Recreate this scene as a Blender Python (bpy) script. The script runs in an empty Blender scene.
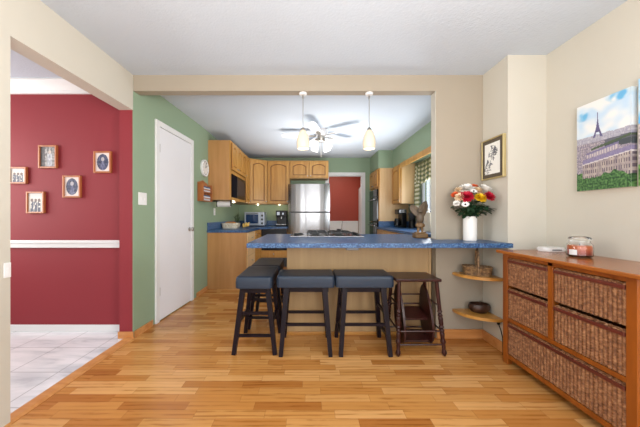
import bpy, bmesh, math, random
from mathutils import Matrix, Vector, noise
random.seed(7)
PI = math.pi
# ------------------------------------------------------------------ camera / world / lights
F, CX, CY, H = 260.0, 308.0, 216.0, 1.132       # focal length (px), vanishing point (px), eye height (m)
scn = bpy.context.scene
col = scn.collection
cam_d = bpy.data.cameras.new('camera'); cam = bpy.data.objects.new('camera', cam_d); col.objects.link(cam)
cam.location = (0, 0, H); cam.rotation_euler = (PI/2, 0, 0)
cam_d.sensor_width = 36; cam_d.lens = F/640*36
cam_d.shift_x = (320-CX)/640; cam_d.shift_y = (CY-213.5)/640
cam_d.clip_start = 0.02
scn.camera = cam
scn.view_settings.view_transform = 'Standard'; scn.view_settings.look = 'None'
scn.view_settings.gamma = 1; scn.view_settings.exposure = 0.1
scn.view_settings.use_curve_mapping = False
w = bpy.data.worlds.new('world'); scn.world = w; w.use_nodes = True
bg = w.node_tree.nodes['Background']
bg.inputs[0].default_value = (0.80, 0.89, 1.0, 1); bg.inputs[1].default_value = 1.3

def area(name, loc, rot, sx, sy, power, color=(1, 1, 1)):
    d = bpy.data.lights.new(name, 'AREA'); d.shape = 'RECTANGLE'; d.size = sx; d.size_y = sy
    d.energy = power; d.color = color
    o = bpy.data.objects.new(name, d); o.location = loc; o.rotation_euler = rot; col.objects.link(o); return o
def point(name, loc, power, color=(1, .9, .75), r=.03):
    d = bpy.data.lights.new(name, 'POINT'); d.energy = power; d.color = color; d.shadow_soft_size = r
    o = bpy.data.objects.new(name, d); o.location = loc; col.objects.link(o); return o
area('patio_daylight', (0.3, -1.93, 1.15), (PI/2, 0, 0), 3.0, 2.0, 30, (1, .985, .965))
area('right_side_fill', (1.85, -0.9, 1.45), (PI/2, 0, PI/2), 1.6, 1.3, 64, (1, .985, .965))        # added fill behind the camera, no window here; brightens the left wall
area('left_side_fill', (-1.58, -0.9, 1.45), (PI/2, 0, -PI/2), 1.6, 1.3, 14, (1, .985, .965))          # second added fill, out of view, to lift the right wall
area('side_window_daylight', (-3.9, 1.6, 1.5), (PI/2, 0, -PI/2), 1.4, 1.3, 50, (1, .98, .95))    # window of the red room
area('sink_window_daylight', (1.90, 3.75, 1.45), (PI/2+.25, 0, PI/2), 1.0, 0.8, 24, (.95, .98, 1))   # window over the sink
area('kitchen_bounce_fill', (0.25, 4.2, 1.0), (PI, 0, 0), 1.4, 1.6, 18, (1, .98, .96)).data.spread = math.radians(115)                      # added unseen fill aimed up to brighten the kitchen ceiling, not a fixture
area('hall_light', (0.5, 6.1, 2.40), (0, 0, 0), 1.2, .25, 12, (1, .95, .88))                  # light pointing down from the hall ceiling

area('dining_bounce_fill', (0.3, -0.5, 1.25), (PI-.25, 0, 0), 1.6, 1.0, 95, (1, .975, .945))                # added light panel behind the camera, aimed up for soft ceiling bounce

# ------------------------------------------------------------------ materials
def lin(c):
    c = c/255.0
    return c/12.92 if c <= .04045 else ((c+.055)/1.055)**2.4
def rgb(r, g, b): return (lin(r), lin(g), lin(b), 1)
class NT:
    def __init__(s, name):
        s.m = bpy.data.materials.new(name); s.m.use_nodes = True
        s.t = s.m.node_tree; s.b = s.t.nodes['Principled BSDF']
    def n(s, kind, **kw):
        nd = s.t.nodes.new(kind)
        for k, v in kw.items():
            if k.startswith('i_'):
                key = k[2:]
                nd.inputs[int(key) if key.isdigit() else key].default_value = v
            else: setattr(nd, k, v)
        return nd
    def l(s, a, b): s.t.links.new(a, b)
    def math(s, op, a, b=None):
        nd = s.n('ShaderNodeMath', operation=op)
        for i, v in enumerate((a, b)):
            if v is None: continue
            if isinstance(v, (int, float)): nd.inputs[i].default_value = v
            else: s.l(v, nd.inputs[i])
        return nd.outputs[0]
    def ramp(s, fac, stops):
        nd = s.n('ShaderNodeValToRGB'); e = nd.color_ramp.elements
        while len(e) < len(stops): e.new(0.5)
        for k, (p, c) in zip(e, stops): k.position = p; k.color = c
        s.l(fac, nd.inputs[0]); return nd.outputs[0]
    def coords(s, scale=(1, 1, 1), kind='Object'):
        tc = s.n('ShaderNodeTexCoord'); mp = s.n('ShaderNodeMapping'); mp.inputs['Scale'].default_value = scale
        s.l(tc.outputs[kind], mp.inputs[0]); return mp.outputs[0]
    def mix(s, fac, a, b, mode='MIX'):
        nd = s.n('ShaderNodeMix', data_type='RGBA', blend_type=mode)
        for i, v in ((0, fac), (6, a), (7, b)):
            if isinstance(v, (int, float, tuple)): nd.inputs[i].default_value = v
            else: s.l(v, nd.inputs[i])
        return nd.outputs[2]
    def bump(s, h, strength=.2, dist=.01):
        nd = s.n('ShaderNodeBump'); nd.inputs['Strength'].default_value = strength; nd.inputs['Distance'].default_value = dist
        s.l(h, nd.inputs['Height']); s.l(nd.outputs[0], s.b.inputs['Normal'])
    def base(s, c):
        if isinstance(c, tuple): s.b.inputs['Base Color'].default_value = c
        else: s.l(c, s.b.inputs['Base Color'])
    def set(s, **kw):
        for k, v in kw.items(): s.b.inputs[k.replace('_', ' ')].default_value = v
def paint(name, c, rough=.6, bump=.08, scale=120, spec=.4):
    m = NT(name); n = m.n('ShaderNodeTexNoise', i_Scale=scale, i_Detail=3.0); m.l(m.coords(), n.inputs['Vector'])
    dark = tuple(x*.93 for x in c[:3])+(1,)
    n2 = m.n('ShaderNodeTexNoise', i_Scale=1.7, i_Detail=2.0); m.l(m.coords(), n2.inputs['Vector'])
    m.base(m.mix(n2.outputs[0], dark, c)); m.bump(n.outputs[0], bump, .004); m.b.inputs['Roughness'].default_value = rough
    m.b.inputs['Specular IOR Level'].default_value = spec
    return m.m
def plain(name, c, rough=.5, metal=0, spec=.5, coat=0, emit=None, es=0):
    m = NT(name)
    n = m.n('ShaderNodeTexNoise', i_Scale=14.0, i_Detail=3.0); m.l(m.coords(), n.inputs['Vector'])
    m.base(m.mix(n.outputs[0], tuple(x*.92 for x in c[:3])+(1,), tuple(min(1, x*1.05) for x in c[:3])+(1,)))
    m.b.inputs['Roughness'].default_value = rough; m.b.inputs['Metallic'].default_value = metal
    m.b.inputs['Specular IOR Level'].default_value = spec; m.b.inputs['Coat Weight'].default_value = coat
    if emit: m.b.inputs['Emission Color'].default_value = emit; m.b.inputs['Emission Strength'].default_value = es
    return m.m
def wood(name, c1, c2, axis=2, scale=1.0, rough=.4, coat=.1, c3=None, spec=.45):
    m = NT(name)
    sc = [22*scale]*3; sc[axis] = 1.6*scale
    v = m.coords(tuple(sc))
    n = m.n('ShaderNodeTexNoise', i_Scale=1.0, i_Detail=5.0, i_Roughness=.6, i_Distortion=.6); m.l(v, n.inputs['Vector'])
    n2 = m.n('ShaderNodeTexNoise', i_Scale=.25, i_Detail=2.0, i_Distortion=1.5); m.l(v, n2.inputs['Vector'])
    f = m.math('ADD', m.math('MULTIPLY', n.outputs[0], .6), m.math('MULTIPLY', n2.outputs[0], .4))
    m.base(m.ramp(f, [(.32, c1), (.62, c2)] + ([(.75, c3)] if c3 else [])))
    m.bump(n.outputs[0], .06, .003)
    m.b.inputs['Roughness'].default_value = rough; m.b.inputs['Coat Weight'].default_value = coat
    m.b.inputs['Coat Roughness'].default_value = .25
    m.b.inputs['Specular IOR Level'].default_value = spec
    return m.m
def floor_mat():
    m = NT('oak_strip_laminate')
    geo = m.n('ShaderNodeNewGeometry'); sp = m.n('ShaderNodeSeparateXYZ'); m.l(geo.outputs['Position'], sp.inputs[0])
    x, y = sp.outputs[0], sp.outputs[1]
    ry = m.math('DIVIDE', y, .066); row = m.math('FLOOR', ry)
    wn = m.n('ShaderNodeTexWhiteNoise', noise_dimensions='1D'); m.l(row, wn.inputs['W'])
    rx = m.math('ADD', m.math('DIVIDE', x, .40), m.math('MULTIPLY', wn.outputs[0], 7.3)); cell = m.math('FLOOR', rx)
    cb = m.n('ShaderNodeCombineXYZ'); m.l(row, cb.inputs[0]); m.l(cell, cb.inputs[1])
    w2 = m.n('ShaderNodeTexWhiteNoise', noise_dimensions='2D'); m.l(cb.outputs[0], w2.inputs['Vector'])
    pid = w2.outputs[0]
    gx = m.math('ADD', m.math('MULTIPLY', x, 2.2), m.math('MULTIPLY', pid, 57.0)); gy = m.math('MULTIPLY', y, 17.0)
    cg = m.n('ShaderNodeCombineXYZ'); m.l(gx, cg.inputs[0]); m.l(gy, cg.inputs[1]); m.l(m.math('MULTIPLY', pid, 19.0), cg.inputs[2])
    n = m.n('ShaderNodeTexNoise', i_Scale=1.3, i_Detail=4.0, i_Roughness=.55, i_Distortion=1.2); m.l(cg.outputs[0], n.inputs['Vector'])
    wv = m.n('ShaderNodeTexWave', wave_type='BANDS', bands_direction='Y', i_Scale=.55, i_Distortion=5.0, i_Detail=2.0)
    m.l(cg.outputs[0], wv.inputs['Vector'])
    base = m.ramp(pid, [(0, rgb(170, 108, 50)), (.35, rgb(190, 130, 66)), (.7, rgb(200, 144, 80)), (1, rgb(214, 162, 102))])
    grain = m.ramp(m.math('ADD', m.math('MULTIPLY', n.outputs[0], .75), m.math('MULTIPLY', wv.outputs[0], .25)),
                   [(.30, (.68, .58, .46, 1)), (.42, (.93, .90, .86, 1)), (.8, (1.06, 1.04, 1.0, 1))])
    c = m.mix(1.0, base, grain, 'MULTIPLY')
    fy = m.math('FRACT', ry); fx = m.math('FRACT', rx)
    seam = m.math('MAXIMUM', m.math('LESS_THAN', fy, .03), m.math('LESS_THAN', fx, .006))
    m.base(m.mix(m.math('MULTIPLY', seam, .45), c, rgb(110, 66, 30)))
    m.set(Roughness=.27, Coat_Weight=.15, Coat_Roughness=.2); m.b.inputs['Specular IOR Level'].default_value = .5
    return m.m
def tile_mat():
    m = NT('white_marble_tile')
    geo = m.n('ShaderNodeNewGeometry')
    br = m.n('ShaderNodeTexBrick', offset=0.0, squash=1.0)
    br.inputs['Scale'].default_value = 1; br.inputs['Brick Width'].default_value = .35; br.inputs['Row Height'].default_value = .35
    br.inputs['Mortar Size'].default_value = .004; br.inputs['Color1'].default_value = (1, 1, 1, 1); br.inputs['Color2'].default_value = (.93, .93, .95, 1)
    br.inputs['Mortar'].default_value = (.62, .62, .63, 1)
    mp = m.n('ShaderNodeMapping'); mp.inputs['Location'].default_value = (.06, -.135, 0); m.l(geo.outputs['Position'], mp.inputs[0]); m.l(mp.outputs[0], br.inputs['Vector'])
    mp2 = m.n('ShaderNodeMapping'); mp2.inputs['Rotation'].default_value = (0, 0, .6); mp2.inputs['Scale'].default_value = (2, 7, 1); m.l(geo.outputs['Position'], mp2.inputs[0])
    n = m.n('ShaderNodeTexNoise', i_Scale=1.2, i_Detail=6.0, i_Distortion=1.0); m.l(mp2.outputs[0], n.inputs['Vector'])
    v = m.ramp(n.outputs[0], [(.28, rgb(204, 208, 213)), (.44, rgb(232, 234, 236)), (.6, rgb(246, 246, 248))])
    m.base(m.mix(1.0, v, br.outputs[0], 'MULTIPLY')); m.set(Roughness=.22)
    return m.m
def speckle_mat(name, c1, c2, c3, rough=.2):
    m = NT(name)
    n = m.n('ShaderNodeTexNoise', i_Scale=95.0, i_Detail=2.0); m.l(m.coords(), n.inputs['Vector'])
    v = m.n('ShaderNodeTexVoronoi', i_Scale=130.0); m.l(m.coords(), v.inputs['Vector'])
    a = m.ramp(n.outputs[0], [(.36, c1), (.52, c2), (.68, c3)])
    m.base(m.mix(m.math('MULTIPLY', m.math('LESS_THAN', v.outputs['Distance'], .22), .5), a, c3))
    m.set(Roughness=rough); return m.m
def steel_mat(name, c=(.62, .62, .62, 1), rough=.3):
    m = NT(name)
    n = m.n('ShaderNodeTexNoise', i_Scale=1.0, i_Detail=3.0); m.l(m.coords((90, 90, .6)), n.inputs['Vector'])
    m.base(m.mix(n.outputs[0], tuple(x*.86 for x in c[:3])+(1,), c)); m.set(Metallic=1.0, Roughness=rough)
    n2 = m.n('ShaderNodeTexNoise', i_Scale=1.0, i_Detail=2.0); m.l(m.coords((6.5, 6.5, .12)), n2.inputs['Vector'])
    m.bump(n2.outputs[0], .6, .02)
    return m.m
def attr_mat(name, rough=.6):
    m = NT(name); a = m.n('ShaderNodeAttribute'); a.attribute_name = 'ink'; m.base(a.outputs['Color']); m.set(Roughness=rough); return m.m
def wicker_mat(name, c1, c2, c3):
    m = NT(name)
    n = m.n('ShaderNodeTexNoise', i_Scale=1.0, i_Detail=4.0); m.l(m.coords((50, 50, 60)), n.inputs['Vector'])
    m.base(m.ramp(n.outputs[0], [(.33, c1), (.5, c2), (.68, c3)])); m.set(Roughness=.55)
    return m.m
def gingham_mat():
    m = NT('green_gingham'); geo = m.n('ShaderNodeNewGeometry'); sp = m.n('ShaderNodeSeparateXYZ')
    tc = m.n('ShaderNodeTexCoord'); m.l(tc.outputs['UV'], sp.inputs[0])
    a = m.math('LESS_THAN', m.math('FRACT', m.math('DIVIDE', sp.outputs[0], .075)), .5)
    b = m.math('LESS_THAN', m.math('FRACT', m.math('DIVIDE', sp.outputs[1], .075)), .5)
    s = m.math('MULTIPLY', m.math('ADD', a, b), .5)
    m.base(m.ramp(s, [(0, rgb(232, 228, 208)), (.5, rgb(150, 154, 104)), (1, rgb(92, 108, 92))])); m.set(Roughness=.8)
    return m.m
def glass_mat(name, c=(1, 1, 1, 1), rough=.0):
    m = NT(name); m.base(c); m.set(Transmission_Weight=1.0, Roughness=rough, IOR=1.45); return m.m
def wax_gradient(name, c, e, es):  # colour graded by height, no emission
    m = NT(name)
    tc = m.n('ShaderNodeTexCoord'); sp = m.n('ShaderNodeSeparateXYZ'); m.l(tc.outputs['Generated'], sp.inputs[0])
    m.base(m.ramp(sp.outputs[2], c)); m.set(Roughness=.35)
    return m.m

M = dict(
    beige=paint('warm_beige_paint', rgb(203, 198, 185)), taupe=paint('taupe_wall', rgb(166, 155, 138)),
    red=paint('crimson_paint', rgb(142, 44, 52), .65), hall_red=paint('brick_red_paint', rgb(156, 58, 40), .5),
    green=paint('sage_green_paint', rgb(146, 167, 140)), ceil=paint('white_ceiling_stipple', rgb(200, 210, 221), .9, .5, 60, .1),
    trimw=paint('white_gloss_trim', rgb(232, 232, 232), .35, .02), door=paint('white_door_enamel', rgb(236, 236, 240), .3, .02),
    floor=floor_mat(), tile=tile_mat(),
    oakb=wood('honey_oak_baseboard', rgb(186, 120, 62), rgb(212, 152, 92), 0, 1, .35),
    maple=wood('honey_maple', rgb(178, 122, 54), rgb(208, 158, 84), 2, .8, .35, .15),
    mapleside=wood('maple_veneer', rgb(178, 128, 74), rgb(196, 146, 92), 2, .6, .4, .1),
    groove_shade=wood('groove_shade_maple', rgb(120, 74, 30), rgb(146, 96, 46), 2, .8, .5, .0),  # maple darkened for the door grooves, shade put into the colour
    pale=wood('pale_maple_veneer', rgb(214, 176, 126), rgb(228, 194, 146), 2, .6, .4, .05),
    oakpanel=wood('light_oak_panel', rgb(166, 134, 92), rgb(184, 152, 108), 2, .7, .5, .0),
    blue=speckle_mat('blue_speckled_laminate', rgb(20, 52, 92), rgb(42, 84, 132), rgb(96, 130, 168), .34),
    steel=steel_mat('brushed_steel', (.34, .34, .35, 1), .26), chrome=plain('chrome', (.8, .8, .8, 1), .12, 1),
    nickel=plain('brushed_nickel', (.45, .43, .40, 1), .35, 1), brass=plain('antique_gold', rgb(196, 178, 128), .35, .6),
    black=plain('black_enamel', rgb(16, 17, 20), .3, 0, .3), iron=plain('black_cast_iron', rgb(24, 24, 26), .5),
    dark=plain('black_gloss_glass', rgb(14, 16, 22), .06), grey=plain('grey_plastic', rgb(120, 122, 126), .4),
    darkgrey=plain('dark_grey_plastic', rgb(52, 54, 58), .4),
    leather=plain('navy_black_leather', rgb(37, 50, 67), .42, 0, .4), espresso=wood('espresso_wood', rgb(16, 10, 16), rgb(27, 17, 25), 2, 1, .35, 0, None, .18),
    mahog=wood('dark_mahogany', rgb(36, 15, 14), rgb(62, 28, 24), 2, 1, .3, .05, None, .3),
    side=wood('amber_stained_pine', rgb(118, 58, 12), rgb(158, 86, 26), 2, 1, .32, .1), sidetop=wood('amber_pine_top', rgb(134, 72, 22), rgb(172, 100, 40), 1, 1, .24, .25),
    plum=wood('plum_brown_wood', rgb(76, 32, 26), rgb(108, 50, 38), 1, 1, .3, .15),
    wick=wicker_mat('brown_wicker', rgb(108, 66, 38), rgb(136, 90, 56), rgb(172, 124, 84)),
    wick2=wicker_mat('tan_wicker', rgb(86, 62, 40), rgb(132, 100, 66), rgb(168, 134, 92)),
    creamw=wicker_mat('cream_wicker', rgb(190, 176, 150), rgb(222, 212, 190), rgb(238, 232, 218)),
    white=plain('white_plastic', rgb(236, 236, 236), .35), ceramic=plain('white_ceramic', rgb(234, 232, 228), .25),
    oakframe=wood('orange_oak_frame', rgb(150, 84, 44), rgb(188, 116, 70), 2, 1.5, .35, .2),
    shelf=wood('golden_oak_shelf', rgb(176, 118, 48), rgb(206, 150, 74), 0, 1, .3, .3),
    rack=wood('orange_pine_rack', rgb(146, 82, 40), rgb(180, 110, 58), 2, 1, .35, .2),
    ink=attr_mat('printed_picture', .55), gingham=gingham_mat(),
    glass=glass_mat('clear_glass'), wax=wax_gradient('amber_wax', [(0, rgb(90, 16, 6)), (.45, rgb(182, 60, 12)), (.9, rgb(216, 104, 30))], None, 0),
    shade=plain('lit_frosted_glass', rgb(226, 212, 188), .4, emit=(1, .86, .66, 1), es=.10),
    bulb=plain('lit_white_glass', rgb(250, 250, 250), .3, emit=(1, .97, .92, 1), es=.9),
    puck=plain('lit_puck_lens', rgb(255, 245, 225), .3, emit=(1, .88, .68, 1), es=4.0),
    leaf=plain('dark_green_leaf', rgb(36, 66, 40), .5), stem=plain('green_stem', rgb(70, 98, 50), .6),
    fred=plain('crimson_petal', rgb(190, 10, 50), .6), fyel=plain('yellow_petal', rgb(238, 196, 22), .6),
    fwh=plain('white_petal', rgb(240, 236, 230), .6), for_=plain('orange_petal', rgb(232, 104, 52), .6), fcr=plain('cream_petal', rgb(240, 214, 178), .6),
    bird=wood('carved_brown_wood', rgb(70, 58, 46), rgb(108, 90, 70), 2, 2.0, .5, .1), birdbase=wood('carved_base_wood', rgb(92, 66, 34), rgb(124, 92, 54), 0, 1.5, .45, .1),
    banana=plain('ripe_banana', rgb(222, 184, 96), .5), bread=plain('bread_crust', rgb(176, 124, 72), .7),
    skyglass=plain('window_glass', rgb(206, 222, 240), .1), bowl=wood('dark_turned_bowl', rgb(44, 26, 18), rgb(74, 46, 32), 2, 1.5, .4, .1),
    blueglass=plain('blue_tinted_oven_glass', rgb(22, 52, 92), .08), tan=plain('cream_stoneware', rgb(204, 194, 174), .4),
    fan=plain('white_fan_enamel', rgb(236, 236, 238), .4), jar=plain('spice_jar_white', rgb(206, 206, 210), .35), jarcap=plain('spice_jar_lid', rgb(70, 78, 108), .4),
    silver=plain('silver_plastic', rgb(176, 184, 196), .3, .5), mwwin=plain('microwave_mesh_window', rgb(78, 66, 60), .5, 0, .2), mwblk=plain('microwave_black_panel', rgb(12, 16, 28), .6, 0, .05),
    woodgrain=None)

# ------------------------------------------------------------------ mesh builder
class MB:
    def __init__(s): s.bm = bmesh.new(); s.T = Matrix.Identity(4); s.smooth = False; s.uv = None
    def add(s, verts, faces):
        vs = [s.bm.verts.new(s.T @ Vector(v)) for v in verts]; fs = []
        for f in faces:
            try: fs.append(s.bm.faces.new([vs[i] for i in f]))
            except ValueError: pass
        return vs, fs
    def box(s, x0, x1, y0, y1, z0, z1, bev=0, seg=2):
        x0, x1 = min(x0, x1), max(x0, x1); y0, y1 = min(y0, y1), max(y0, y1); z0, z1 = min(z0, z1), max(z0, z1)
        v = [(x, y, z) for z in (z0, z1) for y in (y0, y1) for x in (x0, x1)]
        vs, fs = s.add(v, [(0, 2, 3, 1), (4, 5, 7, 6), (0, 1, 5, 4), (2, 6, 7, 3), (0, 4, 6, 2), (1, 3, 7, 5)])
        if bev:
            es = list({e for f in fs for e in f.edges})
            bmesh.ops.bevel(s.bm, geom=es, offset=min(bev, .45*min(x1-x0, y1-y0, z1-z0)), segments=seg, profile=.5, affect='EDGES')
        return s
    def prism(s, pts, a, b, plane='xy', bev=0):
        """extrude polygon between a and b along the axis missing from plane"""
        def p(u, v, t): return {'xy': (u, v, t), 'xz': (u, t, v), 'yz': (t, u, v)}[plane]
        n = len(pts)
        v = [p(u, w_, a) for u, w_ in pts]+[p(u, w_, b) for u, w_ in pts]
        vs, fs = s.add(v, [tuple(range(n)), tuple(range(2*n-1, n-1, -1))]+[(i, (i+1) % n, n+(i+1) % n, n+i) for i in range(n)])
        if bev:
            es = list({e for f in fs[:2] for e in f.edges}); bmesh.ops.bevel(s.bm, geom=es, offset=bev, segments=2, affect='EDGES')
        return s
    def lathe(s, prof, c=(0, 0, 0), seg=20, axis='z', sx=1, sy=1):
        n = len(prof); v = []; f = []
        for (r, z) in prof:
            for k in range(seg):
                a = 2*PI*k/seg; x, y = r*math.cos(a)*sx, r*math.sin(a)*sy
                q = {'z': (x, y, z), 'y': (x, z, y), 'x': (z, x, y)}[axis]
                v.append((c[0]+q[0], c[1]+q[1], c[2]+q[2]))
        for i in range(n-1):
            for k in range(seg):
                f.append((i*seg+k, i*seg+(k+1) % seg, (i+1)*seg+(k+1) % seg, (i+1)*seg+k))
        f.append(tuple(range(seg-1, -1, -1))); f.append(tuple((n-1)*seg+k for k in range(seg)))
        s.add(v, f); return s
    def tube(s, pts, r, seg=8, sq=False):
        P = [Vector(p) for p in pts]; R = r if isinstance(r, (list, tuple)) else [r]*len(P)
        if sq: seg = 4
        up = Vector((0, 0, 1)); v = []; f = []
        t0 = (P[1]-P[0]).normalized()
        if abs(t0.dot(up)) > .95: up = Vector((0, 1, 0))
        u = t0.cross(up).normalized()
        for i, p in enumerate(P):
            t = (P[min(i+1, len(P)-1)]-P[max(i-1, 0)]).normalized()
            u = (u-t*u.dot(t)).normalized(); w_ = t.cross(u)
            for k in range(seg):
                a = 2*PI*(k+(.5 if sq else 0))/seg; q = p+(u*math.cos(a)+w_*math.sin(a))*R[i]*(1.414 if sq else 1); v.append(q[:])
        for i in range(len(P)-1):
            for k in range(seg): f.append((i*seg+k, i*seg+(k+1) % seg, (i+1)*seg+(k+1) % seg, (i+1)*seg+k))
        f.append(tuple(range(seg-1, -1, -1))); f.append(tuple((len(P)-1)*seg+k for k in range(seg)))
        s.add(v, f); return s
    def ball(s, c, rx, ry=None, rz=None, seg=16, rings=10):
        ry = rx if ry is None else ry; rz = rx if rz is None else rz
        pr = [(max(1e-4, math.sin(PI*i/rings)), -math.cos(PI*i/rings)) for i in range(rings+1)]
        v = []; f = []
        for (r, z) in pr:
            for k in range(seg):
                a = 2*PI*k/seg; v.append((c[0]+rx*r*math.cos(a), c[1]+ry*r*math.sin(a), c[2]+rz*z))
        for i in range(rings):
            for k in range(seg): f.append((i*seg+k, i*seg+(k+1) % seg, (i+1)*seg+(k+1) % seg, (i+1)*seg+k))
        s.add(v, f); return s
    def grid(s, fn, nu, nv, closed=False):
        v = [fn(i/nu, j/nv) for j in range(nv+1) for i in range(nu+1)]
        f = [(j*(nu+1)+i, j*(nu+1)+i+1, (j+1)*(nu+1)+i+1, (j+1)*(nu+1)+i) for j in range(nv) for i in range(nu)]
        return s.add(v, f)
    def build(s, name, mat, parent=None, local=False, smooth=None):
        me = bpy.data.meshes.new(name)
        bmesh.ops.recalc_face_normals(s.bm, faces=s.bm.faces)
        if parent is not None and not local:
            r = parent
            while r.parent: r = r.parent
            Mi = (Matrix.Translation(r.location) @ r.rotation_euler.to_matrix().to_4x4()).inverted()
            bmesh.ops.transform(s.bm, matrix=Mi, verts=s.bm.verts)
        if smooth if smooth is not None else s.smooth:
            for f in s.bm.faces: f.smooth = True
        s.bm.to_mesh(me); s.bm.free(); me.materials.append(mat)
        o = bpy.data.objects.new(name, me); col.objects.link(o)
        if parent is not None: o.parent = parent
        if smooth if smooth is not None else s.smooth:
            try:
                me.set_sharp_from_angle(angle=math.radians(38))
            except Exception: pass
        return o
def box(name, mat, parent, *a, bev=0): return MB().box(*a, bev=bev).build(name, mat, parent)
def tag(o, label, cat, group=None):
    o['label'] = label; o['category'] = cat
    if group: o['group'] = group
    return o
def thing(name, label, cat, loc, rz=0, group=None):
    o = bpy.data.objects.new(name, None); col.objects.link(o); o.location = loc; o.rotation_euler = (0, 0, rz)
    o.empty_display_size = .05
    return tag(o, label, cat, group)
def structure(name, mb, mat, parent=None):
    o = mb.build(name, mat, parent)
    if parent is None: o['kind'] = 'structure'
    return o
def dup(root, loc, rz=None, label=None):
    r = root.copy(); col.objects.link(r); r.location = loc
    if rz is not None: r.rotation_euler = (0, 0, rz)
    if label: r['label'] = label
    def rec(src, dst):
        for ch in list(src.children):
            c = ch.copy(); col.objects.link(c); c.parent = dst; rec(ch, c)
    rec(root, r); return r
def at(px, py, Y):
    s = F/Y; return Vector(((px-CX)/s, Y, H+(CY-py)/s))
def picture(name, o, u, v, wd, ht, nu, nv, fn, parent):
    """flat printed picture; fn(a, b) -> sRGB 0..255, a to the right, b up"""
    mb = MB(); o, u, v = Vector(o), Vector(u), Vector(v)
    vs, fs = mb.grid(lambda a, b: (o+u*(a*wd)+v*(b*ht))[:], nu, nv)
    lay = mb.bm.loops.layers.color.new('ink')
    for k, f in enumerate(fs):
        i, j = k % nu, k//nu
        c = fn((i+.5)/nu, (j+.5)/nv); c = (min(255, max(0, c[0]))/255, min(255, max(0, c[1]))/255, min(255, max(0, c[2]))/255, 1)
        for lp in f.loops: lp[lay] = c
    n0 = u.cross(v)
    ob = mb.build(name, M['ink'], parent)
    return ob
def nz(x, y, s=1.0, z=0.0): return noise.noise(Vector((x*s, y*s, z)))
def lerp(a, b, t): return tuple(p+(q-p)*t for p, q in zip(a, b))

CEIL = 2.44
# ------------------------------------------------------------------ room shell
structure('floor', MB().box(-1.66, 2.12, -2.1, 7.1, -.06, 0), M['floor'])
structure('floor_tile', MB().box(-4.1, -1.70, -2.1, 2.66, -.06, 0), M['tile'])
structure('trim_1', MB().prism([(-1.70, 0), (-1.61, 0), (-1.61, .004), (-1.63, .012), (-1.68, .012), (-1.70, .004)], 1.3, 2.411, 'xz'), M['oakb'])
structure('ceiling', MB().box(-4.1, 2.12, -2.1, 7.1, CEIL, CEIL+.08), M['ceil'])
structure('wall_left', MB().box(-1.75, -1.623, -2.0, 1.418, 0, CEIL), M['beige'])
structure('wall_left_header', MB().box(-1.75, -1.623, 1.418, 2.412, 2.115, CEIL), M['beige'])
structure('wall_left_end', MB().box(-1.75, -1.6295, 2.412, 2.56, 0, CEIL), M['red'])
structure('wall_red_back', MB().box(-4.1, -1.7505, 2.56, 2.66, 0, CEIL), M['red'])
structure('wall_red_left', MB().box(-4.1, -4.0, -2.0, 2.56, 0, CEIL), M['red'])
structure('wall_green_left', MB().prism([(-1.623, 2.414), (-1.553, 3.75), (-1.553, 5.85), (-1.75, 5.85), (-1.75, 2.67), (-1.629, 2.67), (-1.629, 2.414)], 0, CEIL), M['green'])
structure('wall_back', MB().box(1.187, 1.623, 2.412, 2.50, 0, CEIL).box(-1.622, 1.187, 2.412, 2.50, 2.2925, CEIL), M['taupe'])  # one even tone, darker than the beige walls
structure('wall_column', MB().box(1.6235, 2.12, 2.112, 2.50, 0, CEIL), M['beige'])
structure('wall_right', MB().box(1.938, 2.12, -2.0, 2.1115, 0, CEIL), M['beige'])
structure('wall_rear', MB().box(-4.1, -1.2, -2.1, -2.0, 0, CEIL).box(1.8, 2.12, -2.1, -2.0, 0, CEIL).box(-1.2, 1.8, -2.1, -2.0, 2.15, CEIL), M['beige'])
WY0, WY1, WZ0, WZ1 = 3.35, 4.64, 1.10, 2.03
structure('wall_green_right', MB().box(2.0, 2.12, 2.5, WY0, 0, CEIL).box(2.0, 2.12, WY1, 5.85, 0, CEIL).box(2.0, 2.12, WY0, WY1, 0, WZ0).box(2.0, 2.12, WY0, WY1, WZ1, CEIL), M['green'])
structure('wall_green_back', MB().box(-1.75, .45, 5.85, 5.95, 0, CEIL).box(1.225, 2.12, 5.85, 5.95, 0, CEIL).box(.45, 1.225, 5.85, 5.95, 2.05, CEIL), M['green'])
structure('wall_soffit', MB().prism([(1.69, 2.501), (1.9995, 2.501), (1.9995, 5.8495), (1.40, 5.8495), (1.40, 5.165), (1.69, 5.165)], 2.09, CEIL-.0005), M['green'])
structure('wall_hall_back', MB().box(-.6, 1.38, 6.9, 7.0, 0, CEIL), M['hall_red'])
structure('wall_hall_right', MB().box(1.38, 1.48, 5.9505, 7.0, 0, CEIL), M['hall_red'])
structure('wall_hall_left', MB().box(-.7, -.6, 5.9505, 7.0, 0, CEIL), M['hall_red'])
structure('trim_2', MB().box(-.6, 1.33, 6.885, 6.8995, 0, .97).box(-.6, 1.33, 6.87, 6.8995, .97, 1.0, bev=.006), M['trimw'])       # hall wainscot
structure('trim_3', MB().prism([(5.951, 0), (6.885, 0), (6.885, 1.84), (5.951, 1.99)], 1.34, 1.3795, 'yz'), M['trimw'])            # white hall panel
# doorway casing at the back
structure('trim_4', MB().box(1.225, 1.285, 5.83, 5.8495, 0, 2.11, bev=.004).box(.39, .45, 5.83, 5.8495, 0, 2.11, bev=.004).box(.45, 1.225, 5.83, 5.8495, 2.05, 2.11, bev=.004)
          .box(1.205, 1.2245, 5.85, 5.95, 0, 2.05).box(.4505, .47, 5.85, 5.95, 0, 2.05).box(.47, 1.205, 5.85, 5.95, 2.03, 2.0495), M['trimw'])
# thin beige strip on the opening's jamb, paler than the back wall
structure('trim_5', MB().box(1.183, 1.1865, 2.413, 2.499, .92, 2.292), M['beige'])
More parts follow.
